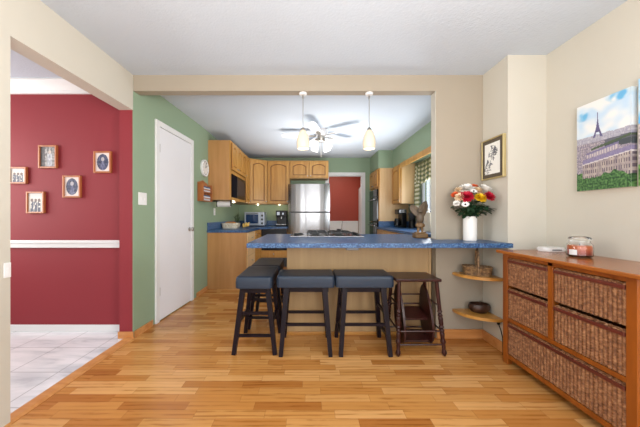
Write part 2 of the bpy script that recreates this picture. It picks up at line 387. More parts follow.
# red room chair rail, crown, baseboard
structure('trim_6', MB().box(-4.0, -1.765, 2.535, 2.5595, .82, .895, bev=.008).box(-4.0, -1.765, 2.522, 2.5595, .865, .885, bev=.006), M['trimw'])
structure('trim_7', MB().prism([(2.5595, 2.33), (2.5595, 2.4395), (2.46, 2.4395), (2.46, 2.425), (2.50, 2.39), (2.53, 2.36), (2.54, 2.33)], -4.0, -1.7505, 'yz'), M['trimw'])
structure('baseboard_red', MB().box(-4.0, -1.751, 2.545, 2.5595, 0, .065, bev=.004), M['trimw'])
# wood baseboards
structure('baseboard_left', MB().prism([(-1.6225, 2.412), (-1.609, 2.398), (-1.755, 2.398), (-1.755, 2.4115), (-1.63, 2.4115)], 0, .06)
          .prism([(-1.6215, 2.43), (-1.606, 2.405), (-1.592, 2.66), (-1.6075, 2.70)], 0, .06).prism([(-1.5545, 3.62), (-1.54, 3.62), (-1.54, 3.99), (-1.5525, 3.99)], 0, .06), M['oakb'])
structure('baseboard_back', MB().box(1.19, 1.6225, 2.397, 2.4115, 0, .085, bev=.004), M['oakb'])
structure('baseboard_column', MB().box(1.608, 1.6225, 2.115, 2.3965, 0, .085, bev=.004), M['oakb'])
structure('baseboard_right', MB().box(1.923, 1.9375, -2.0, 1.1, 0, .085, bev=.004), M['oakb'])

# white slab door in the green wall (the wall leans slightly: follow it)
def gx(y): return -1.623+(y-2.414)*(.07/1.336)
ang = math.atan2(.07, 1.336)
d1 = bpy.data.objects.new('door_1', None); col.objects.link(d1); d1['kind'] = 'structure'
d1.location = (gx(2.72), 2.72, 0); d1.rotation_euler = (0, 0, -ang)     # local +y runs along the wall, +x into the room
L = .80
cs = MB(); cs.box(.001, .022, 0, .06, 0, 2.15, bev=.004); cs.box(.001, .022, L-.06, L, 0, 2.15, bev=.004); cs.box(.001, .022, .06, L-.06, 2.09, 2.15, bev=.004)
cs.build('door_casing', M['trimw'], d1, True)
sl = MB().box(.001, .012, .064, L-.064, .012, 2.086, bev=.002).build('door_slab', M['door'], d1, True)
for z in (1.86, .32): MB().box(.012, .019, .058, .072, z-.045, z+.045, bev=.002).build('hinge', M['nickel'], sl, True)
MB().lathe([(.026, .012), (.026, .018), (.011, .02), (.011, .045), (.022, .05), (.027, .06), (.022, .072), (.004, .075)], (0, L-.105, .96), 16, 'x').build('door_knob', M['nickel'], sl, True, True)

# window over the sink
w1 = bpy.data.objects.new('window_1', None); col.objects.link(w1); w1['kind'] = 'structure'; w1.location = (2.0, 4.0, WZ0)
fr = MB()
for (a, b, c, d) in ((WY0, WY0+.05, WZ0, WZ1), (WY1-.05, WY1, WZ0, WZ1), (WY0, WY1, WZ0, WZ0+.05), (WY0, WY1, WZ1-.05, WZ1), (3.97, 4.03, WZ0, WZ1), (4.30, 4.32, WZ0, WZ1), (3.65, 3.67, WZ0, WZ1)):
    fr.box(2.02, 2.07, a, b, c, d)
fr.build('window_frame', M['trimw'], w1)
MB().box(2.04, 2.046, WY0+.04, WY1-.04, WZ0+.04, WZ1-.04).build('window_pane', M['glass'], w1)
MB().box(1.95, 2.02, WY0-.03, WY1+.03, WZ0-.025, WZ0, bev=.004).build('window_sill', M['trimw'], w1)

# ------------------------------------------------------------------ kitchen cabinets
def door_front(mb, wd, ht, arch=True, t=.026):
    """raised-panel door in local coords: x 0..wd, z 0..ht, front face at y=-t"""
    st = min(.055, wd*.2); ra = .055
    mb.box(0, st, -t, -.0072, 0, ht, bev=.003); mb.box(wd-st, wd, -t, -.0072, 0, ht, bev=.003)
    mb.box(st, wd-st, -t, -.0072, 0, ra, bev=.003)
    iw = wd-2*st; rise = min(.05, iw*.25) if arch else 0
    n = 12
    def arc(off): return [(st+iw*i/n, ht-ra-off-rise*(1-math.sin(PI*i/n)**.8)) for i in range(n+1)]
    top = [(st, ht), (wd-st, ht)]+arc(0)[::-1]
    mb.prism(top, -t, -.0072, 'xz')
    g = .016
    pa = [(st+g+(iw-2*g)*i/n, ht-ra-g-rise*(1-math.sin(PI*i/n)**.8)) for i in range(n+1)]
    mb.prism([(st+g, ra+g), (wd-st-g, ra+g)]+pa[::-1], -t*.92, -.0072, 'xz', bev=.008)
def front_T(origin, ux):
    """local x -> ux (horizontal), local -y -> outward normal, z up"""
    u = Vector(ux).normalized(); n = Vector((u.y, -u.x, 0))      # outward
    T = Matrix(((u.x, -n.x, 0, origin[0]), (u.y, -n.y, 0, origin[1]), (0, 0, 1, origin[2]), (0, 0, 0, 1)))
    return T
def cab_door(parent, origin, ux, wd, ht, mat, knob='right', arch=True, name='door', kz=None, kn=True):
    mb = MB(); mb.T = front_T(origin, ux); door_front(mb, wd, ht, arch); d = mb.build(name, mat, parent)
    rc = MB(); rc.T = front_T(origin, ux); rc.box(.003, wd-.003, -.007, 0, .003, ht-.003); rc.build('recess', M['groove_shade'], d)
    if kn:
        k = MB(); k.T = mb.T; kx = {'right': wd-.028, 'left': .028, 'mid': wd/2}[knob]
        k.lathe([(.006, -.02), (.006, -.032), (.013, -.036), (.011, -.044), (.002, -.046)], (kx, 0, .04 if kz is None else kz), 10, 'y')
        k.build('knob', M['nickel'], d, smooth=True)
    return d
ZT, ZB = 2.31, 1.385                      # wall cabinets
LX = -1.20                                # front of the left run
UNC = (0, 1, 0); 
# left run: front faces +x; walking along the face left-to-right as seen from the room goes +y
def left_cab(name, label, y0, y1, zb, doors, kn=True, back=-1.552):
    t = thing(name, label, 'cabinet', ((back+LX)/2, (y0+y1)/2, zb), 0, 'wall cabinets round the kitchen corner')
    MB().box(back, LX-.021, y0, y1, zb, ZT).build('body', M['mapleside'], t)
    MB().box(LX-.0205, LX-.0015, y0, y1, ZT-.03, ZT).box(LX-.0205, LX-.0015, y0, y1, zb, zb+.02).box(LX-.0205, LX-.0015, y0, y0+.012, zb+.02, ZT-.03).box(LX-.0205, LX-.0015, y1-.012, y1, zb+.02, ZT-.03).build('face_frame', M['maple'], t)
    n = len(doors)
    for i, (a, b) in enumerate(doors):
        cab_door(t, (LX, a, zb+.012), (0, 1, 0), b-a, ZT-zb-.035, M['maple'], 'right' if i % 2 == 0 else 'left')
    return t
# microwave cabinet: side panel to the floor of the cabinet run, doors only above the microwave
t = thing('wall_cabinet', 'honey maple wall cabinet with short doors above the black microwave', 'cabinet', (-1.38, 4.5, ZB), 0, 'wall cabinets round the kitchen corner')
MB().box(-1.552, -1.222, 4.04, 4.06, ZB, ZT).box(-1.552, -1.222, 4.06, 4.98, 1.83, ZT).box(-1.552, -1.222, 4.96, 4.98, ZB, 1.83).box(-1.552, -1.222, 4.06, 4.96, ZB, 1.415).build('body', M['mapleside'], t)
MB().box(-1.2215, LX-.002, 4.04, 4.98, ZT-.03, ZT).box(-1.2215, LX-.002, 4.04, 4.98, 1.80, 1.855).box(-1.2215, LX-.002, 4.04, 4.98, ZB, 1.43).box(-1.2215, LX-.002, 4.04, 4.075, 1.43, 1.80).box(-1.2215, LX-.002, 4.94, 4.98, 1.43, 1.80).box(-1.2215, LX-.002, 4.04, 4.055, 1.855, ZT-.03).box(-1.2215, LX-.002, 4.965, 4.98, 1.855, ZT-.03).build('face_frame', M['maple'], t)
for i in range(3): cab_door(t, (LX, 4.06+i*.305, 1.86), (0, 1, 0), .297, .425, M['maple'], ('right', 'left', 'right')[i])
left_cab('wall_cabinet', 'tall narrow honey maple wall cabinet between the microwave and the angled corner', 4.981, 5.295, ZB, [(4.99, 5.286)])
mw = thing('microwave', 'black built-in microwave with grey window under the short cabinet doors', 'microwave', (-1.35, 4.5, 1.4155))
MB().box(-1.50, -1.215, 4.08, 4.935, 1.4325, 1.795).build('body', M['black'], mw)
MB().box(-1.2145, -1.19, 4.077, 4.36, 1.435, 1.795, bev=.003).build('control_panel', M['mwblk'], mw)
dr = MB().box(-1.2145, -1.188, 4.363, 4.938, 1.435, 1.795, bev=.003).build('door', M['black'], mw)
MB().box(-1.188, -1.1865, 4.40, 4.90, 1.48, 1.75).build('window', M['mwwin'], dr)
# angled corner cabinet
P1, P2 = Vector((-1.20, 5.30)), Vector((-.87, 5.53))
t = thing('corner_cabinet', 'angled honey maple corner wall cabinet with arched door above the toaster oven', 'cabinet', (-1.2, 5.6, ZB), 0, 'wall cabinets round the kitchen corner')
nn = Vector(((P2-P1).y, -(P2-P1).x)).normalized()
q1, q2 = P1-nn*.022, P2-nn*.022
MB().prism([(q1.x, q1.y), (q2.x, q2.y), (-.87, 5.5325), (-.87, 5.849), (-1.552, 5.849), (-1.552, 5.30), (-1.222, 5.30)], ZB, ZT).build('body', M['mapleside'], t)
wd = (P2-P1).length
ff = MB(); ff.T = front_T((P1.x, P1.y, ZB), (P2-P1).to_3d()); ff.box(0, wd, .0015, .0215, 0, .02).box(0, wd, .0015, .0215, ZT-ZB-.03, ZT-ZB).box(0, .02, .0015, .0215, .02, .895).box(wd-.02, wd, .0015, .0215, .02, .895); ff.build('face_frame', M['maple'], t)
e = (P2-P1).normalized()*.015
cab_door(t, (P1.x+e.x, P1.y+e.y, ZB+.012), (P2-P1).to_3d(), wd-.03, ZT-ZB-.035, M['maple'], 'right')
def back_cab(name, label, x0, x1, zb, doors, zt=ZT):
    t = thing(name, label, 'cabinet', ((x0+x1)/2, 5.7, zb), 0, 'wall cabinets round the kitchen corner')
    MB().box(x0, x1, 5.553, 5.849, zb, zt).build('body', M['mapleside'], t)
    MB().box(x0, x1, 5.5325, 5.5525, zt-.03, zt).box(x0, x1, 5.5325, 5.5525, zb, zb+.02).box(x0, x0+.015, 5.5325, 5.5525, zb+.02, zt-.03).box(x1-.015, x1, 5.5325, 5.5525, zb+.02, zt-.03).build('face_frame', M['maple'], t)
    for i, (a, b) in enumerate(doors):
        cab_door(t, (a, 5.53, zb+.012), (1, 0, 0), b-a, zt-zb-.035, M['maple'], 'right' if i == 0 else 'left')
back_cab('wall_cabinet', 'honey maple wall cabinet with one tall arched door left of the refrigerator', -.868, -.392, ZB, [(-.85, -.405)])
back_cab('wall_cabinet', 'short honey maple wall cabinet with two arched doors above the refrigerator', -.390, .436, 1.93, [(-.378, .018), (.028, .424)])
# right wall cabinet and oven tower (fronts face -x)
t = thing('wall_cabinet', 'honey maple wall cabinet with pale side beside the gingham curtain', 'cabinet', (1.84, 4.94, 1.36))
MB().box(1.7105, 1.9995, 4.736, 5.164, 1.36, 2.089).build('body', M['pale'], t)
MB().box(1.692, 1.71, 4.736, 5.164, 2.06, 2.089).box(1.692, 1.71, 4.736, 5.164, 1.36, 1.38).box(1.692, 1.71, 4.736, 4.752, 1.38, 2.06).box(1.692, 1.71, 5.148, 5.164, 1.38, 2.06).build('face_frame', M['maple'], t)
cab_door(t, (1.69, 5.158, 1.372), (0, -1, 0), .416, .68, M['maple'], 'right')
tag(box('valance_board', M['maple'], None, 1.672, 1.692, 2.51, 4.7355, 2.0, 2.0895, bev=.003), 'long honey maple valance board under green soffit above the sink window', 'valance board')
t = thing('oven_cabinet', 'tall pale maple cabinet housing the black wall oven', 'cabinet', (1.7, 5.5, 0))
MB().box(1.43, 1.9995, 5.17, 5.186, 0, 2.085).box(1.43, 1.9995, 5.834, 5.849, 0, 2.085).box(1.985, 1.9995, 5.186, 5.834, 0, 2.085).box(1.43, 1.985, 5.186, 5.834, 1.70, 2.085).box(1.43, 1.985, 5.186, 5.834, 0.08, .42).build('body', M['pale'], t)
MB().box(1.41, 1.4295, 5.17, 5.20, 0.08, 2.085).box(1.41, 1.4295, 5.82, 5.849, .08, 2.085).box(1.41, 1.4295, 5.20, 5.82, 2.05, 2.085).box(1.41, 1.4295, 5.20, 5.82, 1.68, 1.72).box(1.41, 1.4295, 5.20, 5.82, .40, .44).build('face_frame', M['maple'], t)
for i in range(2): cab_door(t, (1.4085, 5.835-i*.325, 1.712), (0, -1, 0), .322, .345, M['maple'], 'right' if i == 0 else 'left')
cab_door(t, (1.4085, 5.835, .09), (0, -1, 0), .65, .31, M['maple'], 'mid', arch=False, name='drawer', kz=.2)
t = thing('wall_oven', 'black double wall oven with steel handles in the tall cabinet', 'oven', (1.7, 5.5, .4405))
MB().box(1.44, 1.97, 5.21, 5.81, .445, 1.675).build('body', M['black'], t)
MB().box(1.375, 1.408, 5.205, 5.815, 1.53, 1.675, bev=.004).build('control_panel', M['dark'], t)
for z0, z1 in ((1.02, 1.525), (.45, 1.0)):
    d = MB().box(1.375, 1.408, 5.205, 5.815, z0, z1, bev=.004).build('oven_door', M['dark'], t)
    MB().tube([(1.335, 5.26, z1-.06), (1.335, 5.76, z1-.06)], .011).tube([(1.335, 5.28, z1-.06), (1.38, 5.28, z1-.06)], .008).tube([(1.335, 5.74, z1-.06), (1.38, 5.74, z1-.06)], .008).build('handle', M['steel'], d)

# base cabinets
t = thing('base_cabinet', 'honey maple base cabinet with drawer stack at the left wall', 'cabinet', (-1.25, 4.6, 0))
MB().box(-1.552, -.97, 4.03, 5.20, .10, .876).box(-1.552, -1.02, 4.03, 5.20, 0, .0995).build('body', M['mapleside'], t)
MB().box(-1.552, -.955, 4.01, 4.0295, 0.0, .876).build('end_panel', M['mapleside'], t)
MB().box(-.9695, -.955, 4.03, 4.045, .10, .876).box(-.9695, -.955, 5.185, 5.20, .10, .876).box(-.9695, -.955, 4.045, 5.185, .10, .12).build('face_frame', M['maple'], t)
for k in range(4):
    d = MB().box(-.954, -.936, 4.04, 4.60, .125+k*.188, .125+k*.188+.18, bev=.004).build('drawer', M['pale'], t)
    MB().lathe([(.007, 0), (.007, .014), (.014, .018), (.011, .026), (.002, .028)], (-.936, 4.32, .215+k*.188), 10, 'x').build('knob', M['nickel'], d, smooth=True)
cab_door(t, (-.9545, 4.62, .125), (0, 1, 0), .56, .745, M['maple'], 'left', kz=.68)
t = thing('base_cabinet', 'base cabinet with black appliance front along the back wall left of refrigerator', 'cabinet', (-.7, 5.5, 0))
MB().box(-1.552, -.42, 5.245, 5.849, .10, .876).box(-1.552, -.42, 5.30, 5.849, 0, .0995).build('body', M['mapleside'], t)
MB().box(-.968, -.425, 5.226, 5.2445, .445, .872, bev=.004).build('appliance_front', M['black'], t)
d = MB().box(-.968, -.425, 5.226, 5.2445, .30, .435, bev=.004).build('drawer', M['maple'], t)
MB().lathe([(.007, 0), (.007, -.014), (.014, -.018), (.011, -.026), (.002, -.028)], (-.69, 5.226, .37), 10, 'y').build('knob', M['nickel'], d, smooth=True)
MB().box(-.968, -.425, 5.226, 5.2445, .11, .29, bev=.004).build('lower_panel', M['darkgrey'], t)
ct = thing('countertop', 'blue speckled L-shaped countertop under the left wall cabinets', 'countertop', (-1.3, 4.6, .8765))
MB().prism([(-1.553, 3.985), (-.935, 3.985), (-.935, 5.00), (-.72, 5.205), (-.41, 5.205), (-.41, 5.849), (-1.553, 5.849)], .8765, .914, bev=.004).build('slab', M['blue'], ct)
MB().box(-1.5525, -1.53, 4.0, 5.83, .9145, 1.03, bev=.004).box(-1.53, -.41, 5.83, 5.849, .9145, 1.03, bev=.004).build('backsplash', M['blue'], ct)
t = thing('base_cabinet', 'maple base cabinet run under the sink window', 'cabinet', (1.7, 4, 0))
MB().box(1.40, 1.9995, 3.12, 5.165, .10, .876).box(1.46, 1.9995, 3.12, 5.165, 0, .0995).build('body', M['pale'], t)
for i in range(4): cab_door(t, (1.3995, 5.16-i*.51, .12), (0, -1, 0), .50, .745, M['maple'], 'right' if i % 2 == 0 else 'left', kz=.68)
ct = thing('countertop', 'blue speckled countertop under the sink window', 'countertop', (1.7, 4, .8765))
MB().box(1.37, 1.9995, 3.12, 5.167, .8765, .914, bev=.004).build('slab', M['blue'], ct)
MB().box(1.40, 1.9995, 5.148, 5.167, .9145, 1.03, bev=.004).box(1.98, 1.9995, 3.12, 5.147, .9145, 1.03, bev=.004).build('backsplash', M['blue'], ct)

# refrigerator
t = thing('refrigerator', 'stainless steel top-freezer refrigerator', 'refrigerator', (.022, 5.5, 0))
FX0, FX1 = -.397, .441
MB().box(FX0+.006, FX1-.006, 5.235, 5.82, .02, 1.765, bev=.006).build('body', M['grey'], t)
def curved_front(z0, z1, n=18):
    mb = MB(); pts = []
    for i in range(n+1):
        a = i/n; pts.append((FX0+(FX1-FX0)*a, 5.165+.05*(2*a-1)**4+.012*(2*a-1)**2))
    pts += [(FX1, 5.232), (FX0, 5.232)]
    mb.prism(pts, z0, z1, bev=.004); return mb
d = curved_front(1.222, 1.77).build('freezer_door', M['steel'], t, smooth=True)
MB().prism([(FX0+.01, 1.2215), (FX0+.07, 1.196), (FX1-.07, 1.196), (FX1-.01, 1.2215)], 5.172, 5.232, 'xz').build('handle_recess', M['black'], d)
curved_front(.075, 1.194).build('door', M['steel'], t, smooth=True)
MB().box(FX0+.02, FX1-.02, 5.20, 5.2345, .02, .07).build('toe_grille', M['darkgrey'], t)
MB().box(FX1-.10, FX1-.01, 5.19, 5.30, 1.771, 1.79, bev=.004).build('hinge_cover', M['grey'], t)

# ------------------------------------------------------------------ peninsula
t = thing('peninsula_cabinet', 'light oak backed kitchen peninsula base under the blue bar top', 'cabinet', (.49, 2.8, 0))
MB().box(-.20, 1.175, 2.501, 3.10, .0, .876).build('body', M['mapleside'], t)
MB().box(-.20, 1.15, 2.485, 2.5005, .03, .876).build('back_panel', M['oakpanel'], t)
MB().box(1.1505, 1.175, 2.478, 2.5005, .0, .876, bev=.003).build('corner_batten', M['oakpanel'], t)
MB().box(-.20, 1.15, 2.474, 2.5005, 0, .0295, bev=.004).build('base_strip', M['shelf'], t)
ct = tag(MB().prism([(-.49, 2.07), (1.634, 2.07), (1.634, 2.1115), (1.6225, 2.1115), (1.6225, 2.4115), (1.186, 2.4115), (1.1855, 3.14), (-.49, 3.14)], .8765, .914, bev=.003).build('bar_countertop', M['blue'], None),
         'blue speckled laminate bar top of the peninsula holding cooktop and vase', 'countertop')
tag(box('outlet_box', M['grey'], None, .315, .415, 2.12, 2.20, .852, .876, bev=.004), 'small grey outlet box under the bar top edge', 'outlet')
# cooktop
t = thing('gas_cooktop', 'stainless gas cooktop with black grates set in the bar top', 'cooktop', (.194, 2.9, .9145))
MB().box(-.189, .577, 2.655, 3.12, .9145, .926, bev=.004).build('tray', M['steel'], t)
for (x, y) in ((.075, 2.78), (.075, 3.0), (.335, 2.78), (.335, 3.0), (-.10, 2.90)):
    bq = MB().lathe([(.052, .926), (.052, .932), (.036, .934), (.036, .941), (.02, .945), (.002, .946)], (x, y, 0), 16).build('burner', M['iron'], t, smooth=True)
def grate(x0, x1):
    g = MB(); z = .957; r = .006
    for y in (2.68, 2.89, 3.09): g.tube([(x0, y, z), (x1, y, z)], r, sq=True)
    for x in (x0, (x0+x1)/2, x1):
        g.tube([(x, 2.68, z), (x, 3.09, z)], r, sq=True)
    for x in (x0, x1):
        for y in (2.68, 2.89, 3.09): g.tube([(x, y, .926), (x, y, z)], r, sq=True)
    cx = (x0+x1)/2
    for y in (2.78, 3.0):
        for k in range(4):
            a = PI/4+k*PI/2; g.tube([(cx+.025*math.cos(a), y+.025*math.sin(a), z+.004), (cx+.085*math.cos(a), y+.085*math.sin(a), z+.004)], .005, sq=True)
    g.build('grate', M['iron'], t)
grate(-.005, .205); grate(.245, .455)
kk = MB().lathe([(.026, .926), (.026, .95), (.02, .954), (.002, .955)], (-.12, 2.72, 0), 14).build('knob', M['black'], t, smooth=True)
for y in (2.74, 2.83, 2.92, 3.01): MB().lathe([(.019, .926), (.017, .948), (.002, .95)], (.525, y, 0), 12).build('knob', M['black'], t, smooth=True)
t = thing('ladle', 'slim steel ladle standing upright at the back of the cooktop', 'utensil', (.36, 3.02, .9625))
MB().tube([(.39, 3.03, .9625), (.392, 3.03, 1.0), (.40, 3.04, 1.045), (.405, 3.045, 1.07)], [.008, .005, .004, .006]).build('handle', M['steel'], t, smooth=True)
MB().lathe([(.004, .962), (.024, .968), (.03, .98), (.028, .98), (.02, .97), (.003, .966)], (.36, 3.03, 0), 14).tube([(.385, 3.03, .975), (.393, 3.03, .985)], .004).build('bowl', M['steel'], t, smooth=True)

# ------------------------------------------------------------------ stools
def make_stool():
    t = thing('saddle_stool', 'x', 'stool', (0, 0, 0), 0, 'counter stools round the bar')
    mb = MB(); a, b = .239, .147; z0, z1 = .545, .628
    # rounded upholstered cushion, slightly dished along its length
    n = 24
    def ring(sc, z, dish):
        pts = []
        for i in range(4):
            cx, cy = ((1, -1), (1, 1), (-1, 1), (-1, -1))[i]; r = .028
            for k in range(6):
                an = -PI/2+i*PI/2+k/5*PI/2
                pts.append((cx*(a-r)*sc+math.cos(an)*r*sc, cy*(b-r)*sc+math.sin(an)*r*sc))
        return [(x, y, z+dish*((x/a)**2)*(.016)) for x, y in pts]
    rings = [ring(.97, z0, 0), ring(.995, z0+.004, 0), ring(1.0, z0+.02, 0), ring(1.0, z1-.022, .9), ring(.985, z1-.008, 1), ring(.95, z1-.001, 1), ring(.8, z1+.003, 1), ring(.4, z1+.005, 1), ring(.05, z1+.005, 1)]
    v = [p for r in rings for p in r]; m = len(rings[0]); f = []
    for i in range(len(rings)-1):
        for k in range(m): f.append((i*m+k, i*m+(k+1) % m, (i+1)*m+(k+1) % m, (i+1)*m+k))
    f.append(tuple(range(m-1, -1, -1))); f.append(tuple((len(rings)-1)*m+k for k in range(m)))
    mb.add(v, f); seat = mb.build('seat', M['leather'], t, True, True)
    sm = MB()                                   # corner seams
    for sx in (1, -1):
        for sy in (1, -1): sm.tube([(sx*(a-.006), sy*(b-.006), .551), (sx*(a-.005), sy*(b-.005), .606)], .0025, 5)
    sm.build('seam', M['leather'], seat, True)
    MB().box(-.19, .19, -.105, -.085, .50, .546).box(-.19, .19, .085, .105, .50, .546).box(-.19, -.17, -.085, .085, .50, .546).box(.17, .19, -.085, .085, .50, .546).build('apron', M['espresso'], t, True)
    def lp(sx, sy, z): q = z/.545; return (sx*(.200-.042*q), sy*(.168-.066*q), z)
    for sx in (1, -1):
        for sy in (1, -1):
            l_ = MB(); l_.tube([lp(sx, sy, 0), lp(sx, sy, .545)], [.0165, .021], sq=True); l_.T = Matrix.Identity(4)
            l_.build('leg', M['espresso'], t, True)
    def rail(p, q, nm='stretcher'): MB().tube([p, q], .0105, sq=True).build(nm, M['espresso'], t, True)
    for sy in (1, -1): rail(lp(1, sy, .245), lp(-1, sy, .245))
    for sx in (1, -1): rail(lp(sx, 1, .15), lp(sx, -1, .15)); rail(lp(sx, 1, .33), lp(sx, -1, .33))
    return t
st = make_stool()
st.location = (-.019, 2.265, 0); st['label'] = 'dark padded saddle stool facing the bar, left of the other front-facing one'
dup(st, (.464, 2.265, 0), 0, 'dark padded saddle stool facing the bar beside the brown step stool')
dup(st, (-.4375, 2.325, 0), PI/2, 'dark padded saddle stool turned sideways at the bar end, nearest the camera')
dup(st, (-.425, 2.806, 0), PI/2, 'dark padded saddle stool turned sideways, farther back under the bar end')

# ------------------------------------------------------------------ antique folding step stool
t = thing('step_stool', 'dark mahogany folding step stool with turned legs beside the padded stools', 'step stool', (.9, 2.25, 0))
MB().box(.712, 1.082, 2.10, 2.375, .598, .622, bev=.006).build('top', M['mahog'], t)
legs = {}
def turned(p, q):
    """turned leg from foot p up to q"""
    P, Q = Vector(p), Vector(q); n = 44; pts = []; R = []
    for i in range(n+1):
        u = i/n; pts.append((P+(Q-P)*u)[:])
        if u < .10: r = .010+.010*math.sin(PI*u/.10)
        elif .26 < u < .62: r = .011+.010*abs(math.sin((u-.26)*PI*7/.36))
        elif .16 < u < .22: r = .021
        else: r = .0155
        R.append(r)
    return MB().tube(pts, R, 10)
LP = {'fl': ((.728, 2.10, 0), (.745, 2.125, .598)), 'fr': ((1.106, 2.105, 0), (1.05, 2.125, .598)), 'bl': ((.738, 2.44, 0), (.755, 2.345, .598)), 'br': ((1.106, 2.44, 0), (1.05, 2.345, .598))}
def lpt(k, z): a, b = LP[k]; u = z/.598; return tuple(a[i]+(b[i]-a[i])*u for i in range(3))
for k in LP: turned(*LP[k]).build('leg', M['mahog'], t, smooth=True)
for k1, k2, z in (('fl', 'fr', .197), ('fl', 'fr', .09), ('bl', 'br', .42), ('bl', 'br', .33), ('bl', 'br', .10), ('fl', 'bl', .20), ('fr', 'br', .20), ('fl', 'bl', .40), ('fr', 'br', .40)):
    MB().tube([lpt(k1, z), lpt(k2, z)], .0075, 8).build('rung', M['mahog'], t, smooth=True)
for x0, x1 in ((.785, .803), (1.018, 1.036)):
    pts = []
    for k in range(28):
        a = 2*PI*k/28; c, s = math.cos(a), math.sin(a)
        yy = .115*c*(1-.25*s); zz = .235*math.copysign(abs(s)**.9, s)
        pts.append((2.262+yy+.10*(zz/.235)*.5, .292+zz))
    MB().prism(pts, x0, x1, 'yz', bev=.004).build('side_board', M['mahog'], t)
def tilt_tread(y0, z0, y1, z1, th=.018): return MB().prism([(y0, z0), (y1, z1), (y1, z1+th), (y0, z0+th)], .8035, 1.0175, 'yz')
tilt_tread(2.18, .075, 2.33, .10).build('tread', M['mahog'], t); tilt_tread(2.215, .245, 2.375, .29).build('tread', M['mahog'], t)
MB().tube([(.79, 2.24, .06), (1.03, 2.24, .06)], .012).build('rung', M['mahog'], t, smooth=True)

# ------------------------------------------------------------------ corner shelves with basket and bowl
def quarter(z, name, label):
    pts = [(1.6225, 2.4105)]; r1, r2 = .285, .255
    for k in range(15):
        a = PI/2*k/14; pts.append((1.6225-r1*math.cos(a)**.9, 2.4105-r2*math.sin(a)**.9))
    return tag(MB().prism(pts, z-.013, z+.013, bev=.004).build(name, M['shelf'], None), label, 'shelf', 'rounded corner shelves')
quarter(.602, 'corner_shelf', 'upper rounded oak corner shelf holding the handled wicker basket')
quarter(.262, 'corner_shelf', 'lower rounded oak corner shelf holding the dark bowl')
def weave_wall(mb, loop, z0, z1, flare=1.0, rows=9, amp=.004, c=(0, 0)):
    n = len(loop)
    def fn(a, b):
        i = int(round(a*n)) % n; x, y = loop[i]; k = 1+(flare-1)*b
        d = math.sin(i*PI/2)*amp*(1 if int(b*rows*2) % 2 else -1)
        L = math.hypot(x, y) or 1
        return (c[0]+x*k+x/L*d, c[1]+y*k+y/L*d, z0+(z1-z0)*b)
    mb.grid(fn, n, rows*2)
def rloop(a, b, n=48, p=4):
    out = []
    for k in range(n):
        t_ = 2*PI*k/n; c, s = math.cos(t_), math.sin(t_)
        out.append((a*math.copysign(abs(c)**(2/p), c), b*math.copysign(abs(s)**(2/p), s)))
    return out
t = thing('wicker_basket', 'small rectangular wicker basket with tall wooden handle on the upper corner shelf', 'basket', (1.492, 2.295, .6155), -.44)
b = MB(); lo = rloop(.104, .062); weave_wall(b, lo, .001, .070, 1.05, 8, .004); lo2 = [(x*.93, y*.93) for x, y in lo]; weave_wall(b, lo2, .003, .070, 1.05, 4, .0)
b.prism(lo, 0, .005); b.build('body', M['wick2'], t, True, True)
b = MB(); b.tube([(x*1.05, y*1.05, .071) for x, y in lo+lo[:1]], .006, 6); b.build('rim', M['wick2'], t, True, True)
MB().tube([(0, -.068, .02), (0, -.069, .15), (0, -.05, .205), (0, 0, .225), (0, .05, .205), (0, .069, .15), (0, .068, .02)], .009, 6).build('handle', M['wick2'], t, True, True)
t = tag(MB().lathe([(.03, .276), (.065, .282), (.088, .305), (.092, .33), (.082, .352), (.076, .352), (.084, .33), (.08, .308), (.06, .29), (.002, .288)], (1.525, 2.315, 0), 24, sy=.75).build('bowl', M['bowl'], None, smooth=True), 'dark turned wooden bowl on the lower corner shelf', 'bowl')
t = tag(MB().tube([(1.618, 2.20, .235), (1.60, 2.19, .235), (1.59, 2.17, .232)], .011, 8).tube([(1.59, 2.17, .232), (1.575, 2.14, .225), (1.57, 2.115, .20), (1.572, 2.10, .15), (1.574, 2.098, .01)], .004, 6).build('power_cord', M['black'], None, smooth=True), 'black cord plugged into the column beside the sideboard', 'cord')

# ------------------------------------------------------------------ sideboard with wicker drawers
SX = 1.52
t = thing('sideboard', 'amber pine sideboard with five brown wicker drawers along the right wall', 'sideboard', (1.72, 1.62, 0))
MB().box(1.492, 1.935, 1.165, 2.066, .843, .866, bev=.005).build('top', M['sidetop'], t)
for y0 in (1.199, 1.985):
    for x0 in (SX, 1.865):
        MB().box(x0, x0+.045, y0, y0+.045, 0, .8425, bev=.003).build('leg', M['side'], t)
MB().box(SX+.002, SX+.042, 1.616, 1.652, .3595, .8425, bev=.002).build('centre_stile', M['side'], t)
MB().box(SX+.002, SX+.03, 1.2445, 1.9845, .818, .8425).build('rail', M['side'], t)
MB().box(SX+.002, SX+.042, 1.2445, 1.9845, .332, .359, bev=.002).build('rail', M['side'], t)
MB().box(SX+.002, SX+.042, 1.2445, 1.9845, .05, .082, bev=.002).build('rail', M['side'], t)
MB().box(SX+.0455, SX+.3445, 1.205, 1.2225, .05, .8425).build('side_panel', M['side'], t)
MB().box(SX+.0455, SX+.3445, 2.008, 2.026, .05, .8425).build('side_panel', M['side'], t)
MB().box(1.892, 1.905, 1.2455, 1.984, .05, .8425).build('back_panel', M['side'], t)
